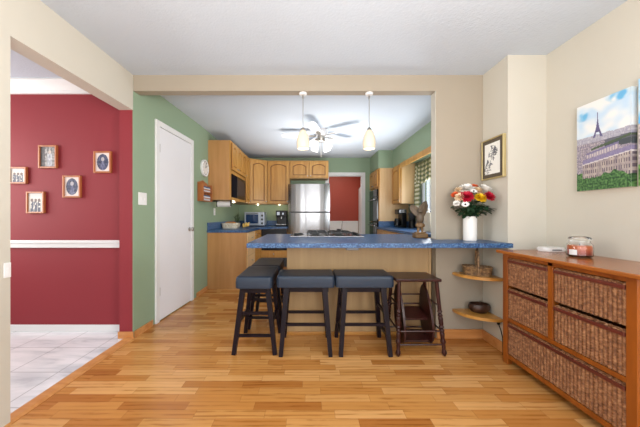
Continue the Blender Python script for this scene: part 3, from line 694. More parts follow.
def wicker_drawer(y0, y1, z0, z1):
    # front sheet: real over-under weave, slightly bowed
    mb = MB(); x = SX+.014; st = .021; rw = .0145
    ns = int(round((y1-y0)/st)); nr = int(round((z1-z0)/rw)); cu, cv = 6, 4
    def fn(a, b):
        yy = y1+(y0-y1)*a; zz = z0+(z1-z0)*b
        r = min(nr-1, int(b*nr-1e-6)); ph = b*nr-r
        cl = a*ns; ci = int(min(ns-1, cl)); cf = cl-ci
        d = .0075*math.sin(PI*cf)**.55+.0045*abs(math.sin(PI*(b*nr+(.55*cf if ci % 2 else -.55*cf)+.5*(ci % 2))))**.7
        d += .0012*nz(yy*40, zz*60, 1, x)
        return (x-d, yy, zz)
    mb.grid(fn, ns*cu, nr*cv)
    body = mb.build('drawer', M['wick'], t, smooth=True)
    MB().box(x+.006, 1.87, y0+.004, y1-.004, z0, z0+.01).box(x+.006, 1.87, y0+.004, y0+.012, z0, z1-.006).box(x+.006, 1.87, y1-.012, y1-.004, z0, z1-.006).box(x+.006, x+.012, y0+.004, y1-.004, z0, z1-.006).build('basket_body', M['wick'], body)
    MB().box(x-.016, x-.003, y0+.002, y1-.002, z1-.028, z1-.006, bev=.004).build('handle_bar', M['plum'], body)
    rim = MB(); n = int((y1-y0)/.008)
    rim.tube([(x+.002, y0+.004+(y1-y0-.008)*i/n, z1+.001+.0012*math.sin(i*1.6)) for i in range(n+1)], [.005+.001*math.sin(i*1.6) for i in range(n+1)], 6)
    rim.build('rim', M['wick'], body, smooth=True)
for y0, y1 in ((1.654, 1.983), (1.246, 1.614)):
    wicker_drawer(y0, y1, .605, .806); wicker_drawer(y0, y1, .362, .578)
wicker_drawer(1.246, 1.983, .086, .318)
# things on the sideboard
t = thing('candle_jar', 'large glass jar candle with amber wax on the sideboard', 'candle', (1.765, 1.69, .8665))
c0 = (1.765, 1.69, 0); zb = .867
MB().lathe([(.050, zb), (.058, zb+.004), (.064, zb+.014), (.065, zb+.06), (.063, zb+.078), (.052, zb+.094), (.050, zb+.108), (.0465, zb+.108), (.049, zb+.092), (.060, zb+.076), (.0618, zb+.06), (.0612, zb+.014), (.054, zb+.006), (.002, zb+.006)], c0, 28).build('jar', M['glass'], t, smooth=True)
MB().lathe([(.05, zb+.0065), (.0585, zb+.014), (.0595, zb+.055), (.058, zb+.074), (.002, zb+.072)], c0, 28).build('wax', M['wax'], t, smooth=True)
MB().lathe([(.0025, zb+.072), (.0025, zb+.086)], c0, 6).build('wick', M['black'], t)
MB().lathe([(.045, zb+.095), (.046, zb+.109), (.056, zb+.110), (.057, zb+.118), (.048, zb+.128), (.03, zb+.134), (.002, zb+.135)], c0, 28).build('lid', M['glass'], t, smooth=True)
lab = MB()
lab.T = Matrix.Translation((1.765, 1.69, zb+.016))
lab.prism([(.0658*math.cos(a), .0658*math.sin(a)) for a in [math.radians(178+k*6) for k in range(7)]]+[(.0652*math.cos(a), .0652*math.sin(a)) for a in [math.radians(214-k*6) for k in range(7)]], 0, .034)
lab.build('label', M['trimw'], t)
t = thing('router', 'flat white rounded router on the far end of the sideboard', 'router', (1.83, 1.96, .8665))
MB().prism([(1.835+x, 1.965+y) for x, y in rloop(.078, .05, 40, 5)], .868, .896, bev=.008).build('case', M['white'], t, smooth=True)
MB().box(1.80, 1.87, 1.9135, 1.918, .877, .884).build('slot', M['darkgrey'], t)

# ------------------------------------------------------------------ pictures
def paris(a, b):
    # sky
    sky = lerp((214, 222, 232), (200, 224, 244), b)
    cl = nz(a*2.2, b*5, 1.3, 3.1)+.5*nz(a*6, b*12, 1, 1.0)
    c = lerp((190, 214, 234), (232, 232, 230), min(1, max(0, .62+cl*1.3-.25*(b-.6))))
    wl = max(0, 1-((a-.14)/.16)**2-((b-.86)/.06)**2)+max(0, 1-((a-.82)/.26)**2-((b-.97)/.07)**2)
    c = lerp(c, (104, 176, 220), min(1, wl*max(0, .8+nz(a*9, b*14, 1, 9)*2)))
    hz = .615+.012*nz(a*9, 0, 1, 2)
    if b < hz:
        h = nz(a*46, b*70, 1, 5)+.6*nz(a*90, b*120, 1, 7)
        c = lerp((126, 118, 128), (198, 188, 188), min(1, max(0, .5+h)))
        c = lerp(c, (108, 100, 130), max(0, min(1, .35+nz(a*22, b*44, 1, 8)))*.6)
        if b > .54: c = lerp(c, (190, 196, 210), .45)
    # dark river arch
    if a > .55 and .42 < b < .535+.03*(a-.55) and b > .44+.12*(1-a)*(1-a): c = (70, 78, 84) if b < .50 else (96, 96, 108)
    if a > .30 and abs(b-(.46+.10*(a-.3))) < .012: c = (74, 90, 66)
    # long mansard building
    top = .345+.075*a
    if a > .12 and b < top:
        if b > top-.055: c = lerp((116, 108, 142), (148, 140, 170), .5+.5*nz(a*60, b*30, 1, 4))
        if b <= top-.055:
            c = (178, 166, 158)
            c = lerp(c, (128, 116, 126), min(1, max(0, .25+nz(a*14, b*20, 1, 12))))
            if math.sin(a*150) > .25 and math.sin(b*95) > -.2: c = (104, 92, 104)
        if abs(b-(top-.055)) < .006: c = (206, 200, 200)
    t2 = .405+.10*a
    if .2 < a < .8 and top+.008 < b < t2: c = lerp((196, 186, 184), (122, 114, 148), 1 if b > t2-.022 else (0.6 if math.sin(a*130) > 0 else 0))
    # trees
    tr = .15-.02*a+.03*nz(a*10, 0, 1, 1)+(.06 if a < .12 else 0)+(.06*max(0, 1-abs(a-.72)/.3))
    if b < tr: c = lerp((34, 70, 40), (96, 138, 78), min(1, max(0, .5+nz(a*30, b*50, 1, 6)*1.2)))
    # iron lattice tower
    tx = .425
    if hz-.03 < b < .86:
        hh = (b-(hz-.02))/(.86-(hz-.02)); wdt = .006+.085*max(0, 1-hh)**2.6
        d = abs(a-tx)
        if d < wdt:
            inner = wdt*.5 if hh < .16 else 0
            if not (d < inner): c = (92, 86, 128)
            if abs(hh-.2) < .018 or abs(hh-.40) < .014: c = (76, 70, 112)
    return c
XW = 1.9375
def canvas(name, label, y0, y1, z0, z1, fn, grp):
    t = thing(name, label, 'canvas print', (XW-.018, (y0+y1)/2, z0), 0, grp)
    x = XW-.036
    MB().box(x+.001, XW, y1, y0, z0, z1).build('stretched_canvas', M['trimw'], t)
    picture('print', (x, y0, z0), (0, -1, 0), (0, 0, 1), y0-y1, z1-z0, 130, 150, fn, t)
    picture('wrapped_edge', (x, y1-.0008, z0), (1, 0, 0), (0, 0, 1), .0355, z1-z0, 6, 110, lambda a, b: fn(.985-.02*a, b), t)
    return t
canvas('canvas_print', 'canvas print of city rooftops with an iron lattice tower on the right wall', 1.838, 1.530, 1.305, 1.895, paris, 'canvas prints on the right wall')
def paris2(a, b):
    c = paris(.55+.0*a, b) if b < .58 else lerp((236, 240, 242), (84, 176, 230), min(1, max(0, .55+nz(a*3, b*6, 1, 2)*1.6)))
    if b < .58: h = nz(a*30, b*40, 1, 2); c = lerp((150, 138, 142), (210, 200, 196), min(1, max(0, .5+h)))
    if b < .2: c = lerp((40, 92, 40), (110, 160, 80), .5+nz(a*20, b*30))
    return c
canvas('canvas_print', 'next canvas print in the row, cut by the right edge of the picture', 1.496, 1.15, 1.305, 1.92, paris2, 'canvas prints on the right wall')

def sketch(a, b):
    c = (236, 236, 232)
    k = nz(a*7, b*7, 1, 3)+.5*nz(a*20, b*20, 1, 6)
    if abs(a-.42-.5*(b-.5)) < .24 and .12 < b < .92 and k > .05: c = lerp((92, 96, 104), (196, 198, 202), min(1, max(0, .5-k)))
    if (a-.68)**2+(b-.70)**2*1.6 < .03 and nz(a*26, b*26, 1, 8) > -.1: c = (84, 86, 98)
    if a < .35 and b < .35 and nz(a*24, b*24, 1, 4) > .12: c = (120, 124, 128)
    return c
t = thing('framed_sketch', 'framed ink sketch with gold frame on the side of the column', 'framed picture', (1.61, 2.26, 1.45))
y0, y1, z0, z1 = 2.398, 2.128, 1.455, 1.812; xf = 1.597
fm = MB(); fw = .012
for (a, b_, c_, d_) in ((y0-fw, y0, z0, z1), (y1, y1+fw, z0, z1), (y1+fw, y0-fw, z0, z0+fw), (y1+fw, y0-fw, z1-fw, z1)): fm.box(xf, 1.6228, a, b_, c_, d_, bev=.003)
fm.build('frame', M['brass'], t)
MB().box(xf+.006, 1.622, y1+fw, y0-fw, z0+fw, z1-fw).build('mat', plain('dark_bronze_mat', rgb(84, 74, 60), .6), t)
picture('drawing', (xf+.005, y0-.042, z0+.044), (0, -1, 0), (0, 0, 1), y0-y1-.084, z1-z0-.088, 70, 90, sketch, t)

# red room portraits
def portrait(kind, seed):
    def fn(a, b):
        n = nz(a*9, b*9, 1, seed)
        if kind == 'oval':
            r = ((a-.5)/.40)**2+((b-.5)/.44)**2
            if r > 1: return (226, 212, 206)
            c = lerp((40, 44, 70), (92, 96, 124), min(1, max(0, .5+n)))
            if ((a-.5)/.12)**2+((b-.66)/.11)**2 < 1: c = (176, 170, 176)
            elif abs(a-.5) < .05+.28*(.6-b) and b < .6: c = lerp((70, 74, 108), (120, 122, 150), .5+n)
            return c
        if kind == 'group':
            c = (222, 216, 206)
            for cx in (.25, .5, .74):
                if ((a-cx)/.10)**2+((b-.62)/.09)**2 < 1: c = (116, 100, 96)
                elif abs(a-cx) < .11 and b < .55 and n > -.25: c = (84, 88, 104)
            if b > .82: c = (208, 206, 202)
            return c
        c = lerp((108, 104, 104), (176, 172, 170), min(1, max(0, .5+n*1.2)))
        if ((a-.62)/.10)**2+((b-.74)/.09)**2 < 1: c = (196, 182, 172)
        elif abs(a-.62) < .16 and b < .66: c = lerp((150, 152, 160), (196, 196, 200), .5+n)
        elif a < .3: c = lerp(c, (70, 66, 68), .7)
        return c
    return fn
for (px0, px1, py0, py1, kind, seed, lab) in (
    (37.7, 56, 145, 168, 'full', 1, 'oak framed portrait nearest the ceiling at left on the red wall'),
    (93, 110.6, 151, 172.8, 'oval', 2, 'oak framed oval portrait at the right end of the red wall'),
    (8.0, 25.6, 166.8, 183.6, 'group', 3, 'oak framed landscape photo half hidden by the left jamb'),
    (62, 80, 175.4, 197.6, 'oval', 4, 'oak framed oval portrait in the middle of the red wall'),
    (25.6, 43.4, 191.5, 213.3, 'group', 5, 'lowest oak framed group photo on the red wall')):
    Y = 2.535; a, b = at(px0, py1, Y), at(px1, py0, Y)
    t = thing('framed_photograph', lab, 'framed picture', ((a.x+b.x)/2, 2.55, a.z), 0, 'portraits on the red wall')
    fw = .016; fm = MB()
    for (x0, x1, z0, z1) in ((a.x, a.x+fw, a.z, b.z), (b.x-fw, b.x, a.z, b.z), (a.x+fw, b.x-fw, a.z, a.z+fw), (a.x+fw, b.x-fw, b.z-fw, b.z)): fm.box(x0, x1, 2.535, 2.5595, z0, z1, bev=.003)
    fm.build('frame', M['oakframe'], t)
    MB().box(a.x+fw, b.x-fw, 2.5465, 2.559, a.z+fw, b.z-fw).build('backing', M['trimw'], t)
    picture('photograph', (a.x+fw, 2.546, a.z+fw), (1, 0, 0), (0, 0, 1), b.x-a.x-2*fw, b.z-a.z-2*fw, 44, 56, portrait(kind, seed), t)

# ------------------------------------------------------------------ green wall: clock, spice rack, switch, outlet
def ywall(px):      # y on the leaning wall where that pixel column meets it
    k = (px-CX)/F; return (-1.623-2.414*(.07/1.336))/(k-(.07/1.336)) if False else ((-1.623-2.414*.0524)/(k-.0524))
WT = lambda y, z: Matrix.Translation((gx(y) if y < 3.75 else -1.553, y, z)) @ Matrix.Rotation(-ang if y < 3.75 else 0, 4, 'Z')
t = thing('wall_clock', 'round white wall clock between the door and the maple cabinet', 'clock', (-1.54, 3.872, 1.845))
T = WT(3.872, 1.845)
def tb(): m = MB(); m.T = T; return m
tb().lathe([(.124, .001), (.128, .012), (.124, .03), (.112, .034), (.110, .026), (.002, .026)], (0, 0, 0), 32, 'x').build('case', M['white'], t, smooth=True)
tb().lathe([(.109, .0265), (.002, .0272)], (0, 0, 0), 32, 'x').build('dial', M['ceramic'], t)
tk = tb()
for k in range(12):
    a = k*PI/6; tk.tube([(.028, .088*math.sin(a), .088*math.cos(a)), (.028, .102*math.sin(a), .102*math.cos(a))], .003, 4)
tk.build('hour_marks', M['black'], t)
tb().tube([(.029, 0, 0), (.029, .045, .035)], .0035, 4).build('hour_hand', M['black'], t)
tb().tube([(.030, 0, 0), (.030, .025, .082)], .0028, 4).build('minute_hand', M['black'], t)

# spice rack
T = WT(3.66, 1.345); y_len = .30
t = thing('spice_rack', 'orange pine two shelf spice rack on the green wall beside the door', 'spice rack', (-1.5, 3.8, 1.345))
tb().prism([(0, 0), (y_len, 0), (y_len, .27), (y_len*.75, .285), (y_len*.5, .31), (y_len*.25, .285), (0, .27)], .0015, .012, 'yz').build('back_board', M['rack'], t)
for y in (0, y_len-.012): tb().box(.0125, .088, y, y+.012, 0, .25).build('side', M['rack'], t)
for z in (.0, .125):
    tb().box(.0125, .086, .0125, y_len-.0125, z, z+.011).build('shelf', M['rack'], t)
    tb().box(.078, .086, .0125, y_len-.0125, z+.0365, z+.050).build('rail', M['rack'], t)
j = thing('spice_jar', 'small spice jar with dark lid on the lower shelf of the rack', 'jar', (0, 0, 0), -ang, 'jars on the lower rack shelf')
MB().lathe([(.017, 0), (.0185, .003), (.0185, .056), (.014, .062), (.002, .062)], (0, 0, 0), 12).build('jar', M['jar'], j, True, True)
MB().lathe([(.0165, .0625), (.0165, .082), (.002, .083)], (0, 0, 0), 12).build('lid', M['jarcap'], j, True, True)
first = True
for zi, (z, nm) in enumerate(((.0115, 'lower'), (.1365, 'upper'))):
    for k in range(6):
        p = T @ Vector((.05, .0365+k*.0455, z))
        if first: j.location = p; first = False
        else:
            q = dup(j, p, -ang, 'small spice jar with dark lid on the %s shelf of the rack' % nm); q['group'] = 'jars on the %s rack shelf' % nm
# switch and outlets
T = WT(2.535, 1.30)
t = thing('light_switch', 'white double light switch on the green wall before the door', 'light switch', (gx(2.535), 2.535, 1.3))
tb().box(.0006, .007, -.058, .058, -.06, .06, bev=.002).build('plate', M['white'], t)
for y in (-.024, .024): tb().box(.0072, .013, y-.006, y+.006, -.012, .012, bev=.002).build('toggle', M['white'], t)
t = thing('wall_outlet', 'white outlet plate on the green wall under the cabinets', 'outlet', (-1.553, 4.31, 1.2))
MB().box(-1.5524, -1.546, 4.275, 4.345, 1.145, 1.26, bev=.002).build('plate', M['white'], t)
MB().box(-1.5458, -1.544, 4.295, 4.325, 1.16, 1.195).box(-1.5458, -1.544, 4.295, 4.325, 1.21, 1.245).build('socket', M['ceramic'], t)
t = thing('light_switch', 'white switch plate low on the left jamb of the red opening', 'light switch', (-1.62, 1.38, .84))
MB().box(-1.6225, -1.616, 1.384, 1.416, .80, .88, bev=.002).build('plate', M['white'], t); MB().box(-1.6158, -1.611, 1.394, 1.405, .83, .85, bev=.001).build('toggle', M['white'], t)
t = thing('paper_towel_holder', 'paper towel roll in a dark holder hung under the left cabinet', 'paper towel holder', (-1.36, 4.2, 1.38))
MB().box(-1.53, -1.44, 4.15, 4.25, 1.362, 1.3845, bev=.003).box(-1.47, -1.455, 4.17, 4.23, 1.28, 1.362).box(-1.25, -1.24, 4.17, 4.23, 1.29, 1.3845).build('bracket', M['black'], t)
MB().lathe([(.02, -1.454), (.047, -1.453), (.047, -1.252), (.02, -1.251)], (0, 4.2, 1.325), 20, 'x').build('paper_roll', M['white'], t, smooth=True)
# puck lights under the cabinets
for k, (x, y, lab) in enumerate(((-1.30, 4.55, 'lit puck light under the microwave cabinet'), (-1.08, 5.60, 'lit puck light under the angled corner cabinet'), (-.62, 5.66, 'lit puck light under the cabinet left of refrigerator'))):
    t = thing('puck_light', lab, 'light', (x, y, 1.37), 0, 'puck lights under the cabinets')
    MB().lathe([(.034, 1.3845), (.036, 1.374), (.030, 1.372), (.002, 1.372)], (x, y, 0), 16).build('housing', M['white'], t, smooth=True)
    MB().lathe([(.027, 1.3715), (.02, 1.368), (.002, 1.367)], (x, y, 0), 16).build('lens', M['puck'], t, smooth=True)
    point('puck_lamp', (x, y, 1.345), .6, (1, .84, .6), .02)

# ------------------------------------------------------------------ things on the kitchen counters
zc = .9145
t = thing('toaster_oven', 'silver toaster oven with blue tinted glass door in the counter corner', 'toaster oven', (-1.10, 5.5, zc))
MB().box(-1.33, -.905, 5.42, 5.74, .932, 1.215, bev=.008).build('case', M['silver'], t)
d = MB().box(-1.318, -1.01, 5.408, 5.4195, .955, 1.195, bev=.003).build('door', M['silver'], t)
MB().box(-1.29, -1.035, 5.405, 5.4075, .975, 1.165).build('window', M['blueglass'], d)
MB().tube([(-1.285, 5.39, 1.18), (-1.04, 5.39, 1.18)], .007).build('handle', M['steel'], d)
for z in (.98, 1.06, 1.14): MB().lathe([(.024, 5.4195), (.022, 5.402), (.002, 5.40)], (-.957, 0, z), 14, 'y').build('knob', M['darkgrey'], t, smooth=True)
for x in (-1.30, -.935):
    for y in (5.45, 5.71): MB().lathe([(.014, zc), (.014, .932)], (x, y, 0), 10).build('foot', M['black'], t)
t = thing('coffee_machine', 'black coffee machine on the counter left of the refrigerator', 'coffee machine', (-.56, 5.5, zc))
MB().box(-.665, -.445, 5.50, 5.72, zc, 1.245, bev=.012).box(-.665, -.445, 5.36, 5.51, 1.12, 1.245, bev=.01).box(-.665, -.445, 5.36, 5.50, zc, .955, bev=.008).build('body', M['black'], t)
MB().box(-.655, -.455, 5.365, 5.495, .9555, .963).build('drip_tray', M['steel'], t)
MB().lathe([(.022, 1.12), (.026, 1.07), (.018, 1.065), (.002, 1.065)], (-.555, 5.43, 0), 14).build('spout', M['steel'], t, smooth=True)
MB().box(-.64, -.585, 5.357, 5.3595, 1.15, 1.215).box(-.53, -.50, 5.357, 5.3595, 1.16, 1.20).build('button_panel', M['silver'], t)
# bread basket, loaf, bananas, plant
t = thing('bread_basket', 'cream woven bread basket on the left kitchen counter', 'basket', (-1.375, 4.62, zc))
b = MB(); lo = rloop(.13, .085, 56, 3.5); weave_wall(b, lo, zc+.002, zc+.085, 1.15, 7, .004, (-1.375, 4.62)); lo2 = [(x*.94, y*.94) for x, y in lo]; weave_wall(b, lo2, zc+.003, zc+.085, 1.15, 3, 0, (-1.375, 4.62)); b.prism([(-1.375+x, 4.62+y) for x, y in lo], zc, zc+.006); b.build('body', M['creamw'], t, smooth=True)
MB().tube([(-1.375+x*1.14, 4.62+y*1.14, zc+.086) for x, y in lo+lo[:1]], .007, 6).build('rim', M['creamw'], t, smooth=True)
lf = MB()
def loaf(a, b):
    an = a*2*PI; u = -1+2*b; r = max(0.02, (1-abs(u)**5))**.5
    return (-1.375+.105*u, 4.62+.062*math.cos(an)*r, zc+.066+(.052 if math.sin(an) > 0 else .055)*math.sin(an)*r+.003*math.sin(b*30)*(1 if math.sin(an) > .3 else 0))
lf.grid(loaf, 24, 30); tag(lf.build('bread_loaf', M['bread'], None, smooth=True), 'brown crusted loaf lying in the cream basket', 'bread')
for k in range(3):
    bn = MB(); a0 = -.35+k*.35
    pts = []; R = []
    for i in range(11):
        u = i/10; th = -1.0+2.0*u; rr = .085
        pts.append((-1.13+.035*k+.5*rr*math.sin(th)*math.sin(a0)-.01, 4.58+rr*math.sin(th)*math.cos(a0)*.5+.02*k, zc+.004+.019+rr*(1-math.cos(th))*1.6+(.01*k)))
        R.append(.006 if i in (0, 10) else .017*(math.sin(PI*(.12+.76*u))**.5))
    bn.tube(pts, R, 8)
    tag(bn.build('banana', M['banana'], None, smooth=True), ('ripe banana nearest the cream basket', 'ripe banana in the middle of the three', 'ripe banana farthest from the cream basket')[k], 'banana', 'bananas on the counter')
t = thing('potted_herb', 'small green potted herb behind the bananas near the toaster oven', 'plant', (-1.36, 5.02, zc))
MB().lathe([(.04, zc), (.055, zc+.08), (.058, zc+.085), (.05, zc+.085), (.048, zc+.075), (.002, zc+.075)], (-1.36, 5.02, 0), 18).build('pot', M['tan'], t, smooth=True)
rnd = random.Random(3); lv = MB(); sm = MB()
for k in range(46):
    a = rnd.uniform(0, 2*PI); r = rnd.uniform(.01, .075); z = zc+.12+rnd.uniform(0, .13); c = Vector((-1.36+r*math.cos(a), 5.02+r*math.sin(a), z)); d = Vector((math.cos(a), math.sin(a), rnd.uniform(-.2, .5)))*.02; s_ = Vector((-math.sin(a), math.cos(a), 0))*.012
    lv.add([(c-d)[:], (c+s_)[:], (c+d)[:], (c-s_)[:]], [(0, 1, 2, 3)])
    if k % 4 == 0: sm.tube([(-1.36, 5.02, zc+.07), c[:]], .002, 4)
lv.build('foliage', M['leaf'], t); sm.build('stems', M['stem'], t)
# right counter
t = thing('coffee_maker', 'black drip coffee maker with glass carafe beside the tall oven cabinet', 'coffee maker', (1.80, 4.98, zc))
MB().box(1.70, 1.86, 4.90, 5.10, zc, .945, bev=.008).box(1.77, 1.86, 4.90, 5.10, .945, 1.17, bev=.006).box(1.70, 1.86, 4.90, 5.10, 1.17, 1.26, bev=.012).build('body', M['black'], t)
MB().box(1.72, 1.84, 4.896, 4.8995, 1.19, 1.25).build('steel_band', M['steel'], t)
MB().lathe([(.05, .946), (.062, .96), (.062, 1.02), (.045, 1.07), (.046, 1.085), (.042, 1.085), (.040, 1.07), (.002, 1.07)], (1.715, 5.0, 0), 20).build('carafe', M['dark'], t, smooth=True)
MB().tube([(1.715, 4.955, 1.075), (1.715, 4.90, 1.06), (1.715, 4.905, .99), (1.715, 4.945, .975)], .008).build('handle', M['black'], t, smooth=True)
t = thing('coffee_grinder', 'black countertop grinder between coffee maker and curtain', 'grinder', (1.90, 4.80, zc))
MB().lathe([(.06, zc), (.062, zc+.02), (.05, zc+.08), (.048, zc+.14), (.06, zc+.15), (.002, zc+.15)], (1.905, 4.76, 0), 18).build('base', M['black'], t, smooth=True)
MB().lathe([(.045, zc+.151), (.065, zc+.25), (.066, zc+.27), (.03, zc+.28), (.002, zc+.28)], (1.905, 4.76, 0), 18).build('hopper', M['darkgrey'], t, smooth=True)
t = thing('kitchen_faucet', 'chrome arched faucet in front of the sink window', 'faucet', (1.90, 4.0, zc))
MB().tube([(1.92, 4.02, zc), (1.92, 4.02, zc+.22), (1.90, 4.02, zc+.29), (1.84, 4.02, zc+.31), (1.78, 4.02, zc+.28), (1.77, 4.02, zc+.22)], .013, 10).build('spout', M['chrome'], t, smooth=True)
MB().lathe([(.03, zc), (.028, zc+.03), (.014, zc+.04)], (1.92, 4.02, 0), 14).build('base', M['chrome'], t, smooth=True)
# curtain: gingham valance and side panel
def cloth(name, y0, y1, ztop, zbot, amp, folds, parent=None):
    mb = MB(); nu, nv = 90, 26
    def fn(a, b):
        y = y0+(y1-y0)*a; zb_ = zbot(a) if callable(zbot) else zbot
        z = ztop+(zb_-ztop)*b
        return (1.94-amp*(.4+.6*b)*math.sin(a*folds*2*PI)*(.8+.2*math.sin(a*17))-.01*b, y, z)
    vs, fs = mb.grid(fn, nu, nv); uv = mb.bm.loops.layers.uv.new('UVMap')
    for k, f in enumerate(fs):
        i, j = k % nu, k//nu
        for lp, (di, dj) in zip(f.loops, ((0, 0), (1, 0), (1, 1), (0, 1))): lp[uv].uv = ((i+di)/nu*abs(y1-y0)*1.25, (j+dj)/nv*(ztop-(zbot(.5) if callable(zbot) else zbot)))
    o = mb.build(name, M['gingham'], parent, smooth=True)
    md = o.modifiers.new('thickness', 'SOLIDIFY'); md.thickness = .003
    return o
t = thing('window_curtain', 'green and cream gingham valance curtain at the sink window', 'curtain', (1.94, 4.0, 2.0))
cloth('valance', 4.70, 3.30, 2.06, lambda a: 1.70+.02*math.sin(a*20), .018, 13, t)
cloth('side_panel', 4.715, 4.50, 2.03, 1.16, .02, 3, t)
MB().tube([(1.945, 3.28, 2.065), (1.945, 4.72, 2.065)], .008).build('rod', M['nickel'], t, smooth=True)

# ------------------------------------------------------------------ bird carving and cream canister on the bar
BX, BY = 1.112, 2.58
t = thing('bird_carving', 'brown carved wooden bird with raised wings standing on the bar end', 'sculpture', (BX, BY, .9145))
MB().box(BX-.062, BX+.062, BY-.048, BY+.048, .9145, .962, bev=.010).box(BX-.045, BX+.045, BY-.036, BY+.036, .962, .974, bev=.004).build('base', M['birdbase'], t)
pk = MB(); 
for dx in (-.016, .018): pk.tube([(BX+dx*1.3, BY, .966), (BX+dx, BY, 1.02)], [.012, .014], 8)
pk.lathe([(.03, 1.018), (.044, 1.028), (.046, 1.044), (.034, 1.062), (.002, 1.067)], (BX, BY, 0), 16, sy=.8); pk.build('perch', M['birdbase'], t, smooth=True)
bd = MB(); bd.ball((BX, BY, 1.115), .036, .034, .062, 16, 12); bd.ball((BX-.004, BY-.012, 1.178), .023, .026, .024, 14, 10)
bd.tube([(BX-.005, BY-.03, 1.182), (BX-.006, BY-.05, 1.178), (BX-.006, BY-.058, 1.166)], [.010, .007, .002], 8)
bd.tube([(BX, BY+.01, 1.10), (BX, BY+.045, 1.06), (BX, BY+.06, 1.045)], [.024, .026, .012], 8); body = bd.build('body', M['bird'], t, smooth=True)
def wing(sx, tipx, tipz, roll):
    mb = MB(); nu, nv = 22, 12
    def side(off):
        def fn(a, b):
            # a from shoulder to tip, b from leading to trailing edge
            root = Vector((BX+sx*.022, BY+.0, 1.135)); tip = Vector((BX+tipx, BY+.035, tipz))
            p = root.lerp(tip, a); wd = .135*(math.sin(PI*min(1, .30+a*.72)))**.8+.004
            p += Vector((sx*.022*math.sin(a*PI), .012*math.sin(a*PI), .012*math.sin(a*PI)))
            d = Vector((-sx*.9, .05, .34)).normalized()
            q = p+d*((b-.25)*wd*.62)
            q.y += off*(.009*(1-a)+.003)*max(.15, math.sin(PI*min(.98, max(.02, b))))+.0022*math.sin(b*nv*1.8)
            return q[:]
        return fn
    for s_ in (-1, 1): mb.grid(side(s_), nu, nv)
    bmesh.ops.remove_doubles(mb.bm, verts=mb.bm.verts, dist=.0005)
    o = mb.build('wing', M['bird'], t, smooth=True)
    md = o.modifiers.new('thickness', 'SOLIDIFY'); md.thickness = .006; md.offset = 0
wing(-1, -.072, 1.245, True); wing(1, .078, 1.285, True)
t = thing('paper_towel', 'cream paper towel roll standing on the sink counter behind the bird carving', 'paper towel', (1.62, 3.5, .9145))
MB().lathe([(.075, .9145), (.075, .922), (.012, .926), (.010, 1.20), (.016, 1.205), (.016, 1.222), (.002, 1.226)], (1.62, 3.5, 0), 20).build('stand', M['nickel'], t, smooth=True)
MB().lathe([(.02, .927), (.060, .928), (.060, 1.178), (.02, 1.179)], (1.62, 3.5, 0), 28).build('roll', M['tan'], t, smooth=True)

# ------------------------------------------------------------------ vase with flowers
VX, VY = 1.448, 2.325
t = thing('vase', 'white ribbed ceramic vase holding the bouquet on the bar', 'vase', (VX, VY, .9145))
vm = MB(); n = 60; prof = [(.049, .915), (.0535, .920), (.0545, 1.0), (.0545, 1.124), (.0525, 1.129)]
def vfn(a, b):
    i = min(len(prof)-2, int(b*(len(prof)-1))); u = b*(len(prof)-1)-i; r = prof[i][0]+(prof[i+1][0]-prof[i][0])*u; z = prof[i][1]+(prof[i+1][1]-prof[i][1])*u
    rr = r*(1+.012*math.cos(a*2*PI*15)*math.sin(PI*b)); return (VX+rr*math.cos(a*2*PI), VY+rr*math.sin(a*2*PI), z)
vm.grid(vfn, n, 16); vm.lathe([(.052, .9145), (.052, .9155)], (VX, VY, 0), 24)
vm.lathe([(.0525, 1.129), (.0485, 1.129), (.0485, .96), (.002, .96)], (VX, VY, 0), 30)
vm.build('body', M['ceramic'], t, smooth=True)
def petal(mb, c, d, up, L, Wd, cup):
    """a cupped petal of length L from c along d"""
    d = d.normalized(); s_ = d.cross(up)
    if s_.length < 1e-3: s_ = d.cross(Vector((1, 0, 0)))
    s_.normalize(); n_ = s_.cross(d); rows = []
    for i in range(5):
        u = i/4; wdt = Wd*(math.sin(PI*(.18+.68*u)))**.8*(.55 if i == 4 else 1)
        for k in range(3):
            q = c+d*(L*u)+s_*((k-1)*wdt)+n_*(cup*(u*u)*L+(.18*wdt if k != 1 else 0)); rows.append(q[:])
    mb.add(rows, [(i*3+k, i*3+k+1, (i+1)*3+k+1, (i+1)*3+k) for i in range(4) for k in range(2)])
rf = random.Random(11)
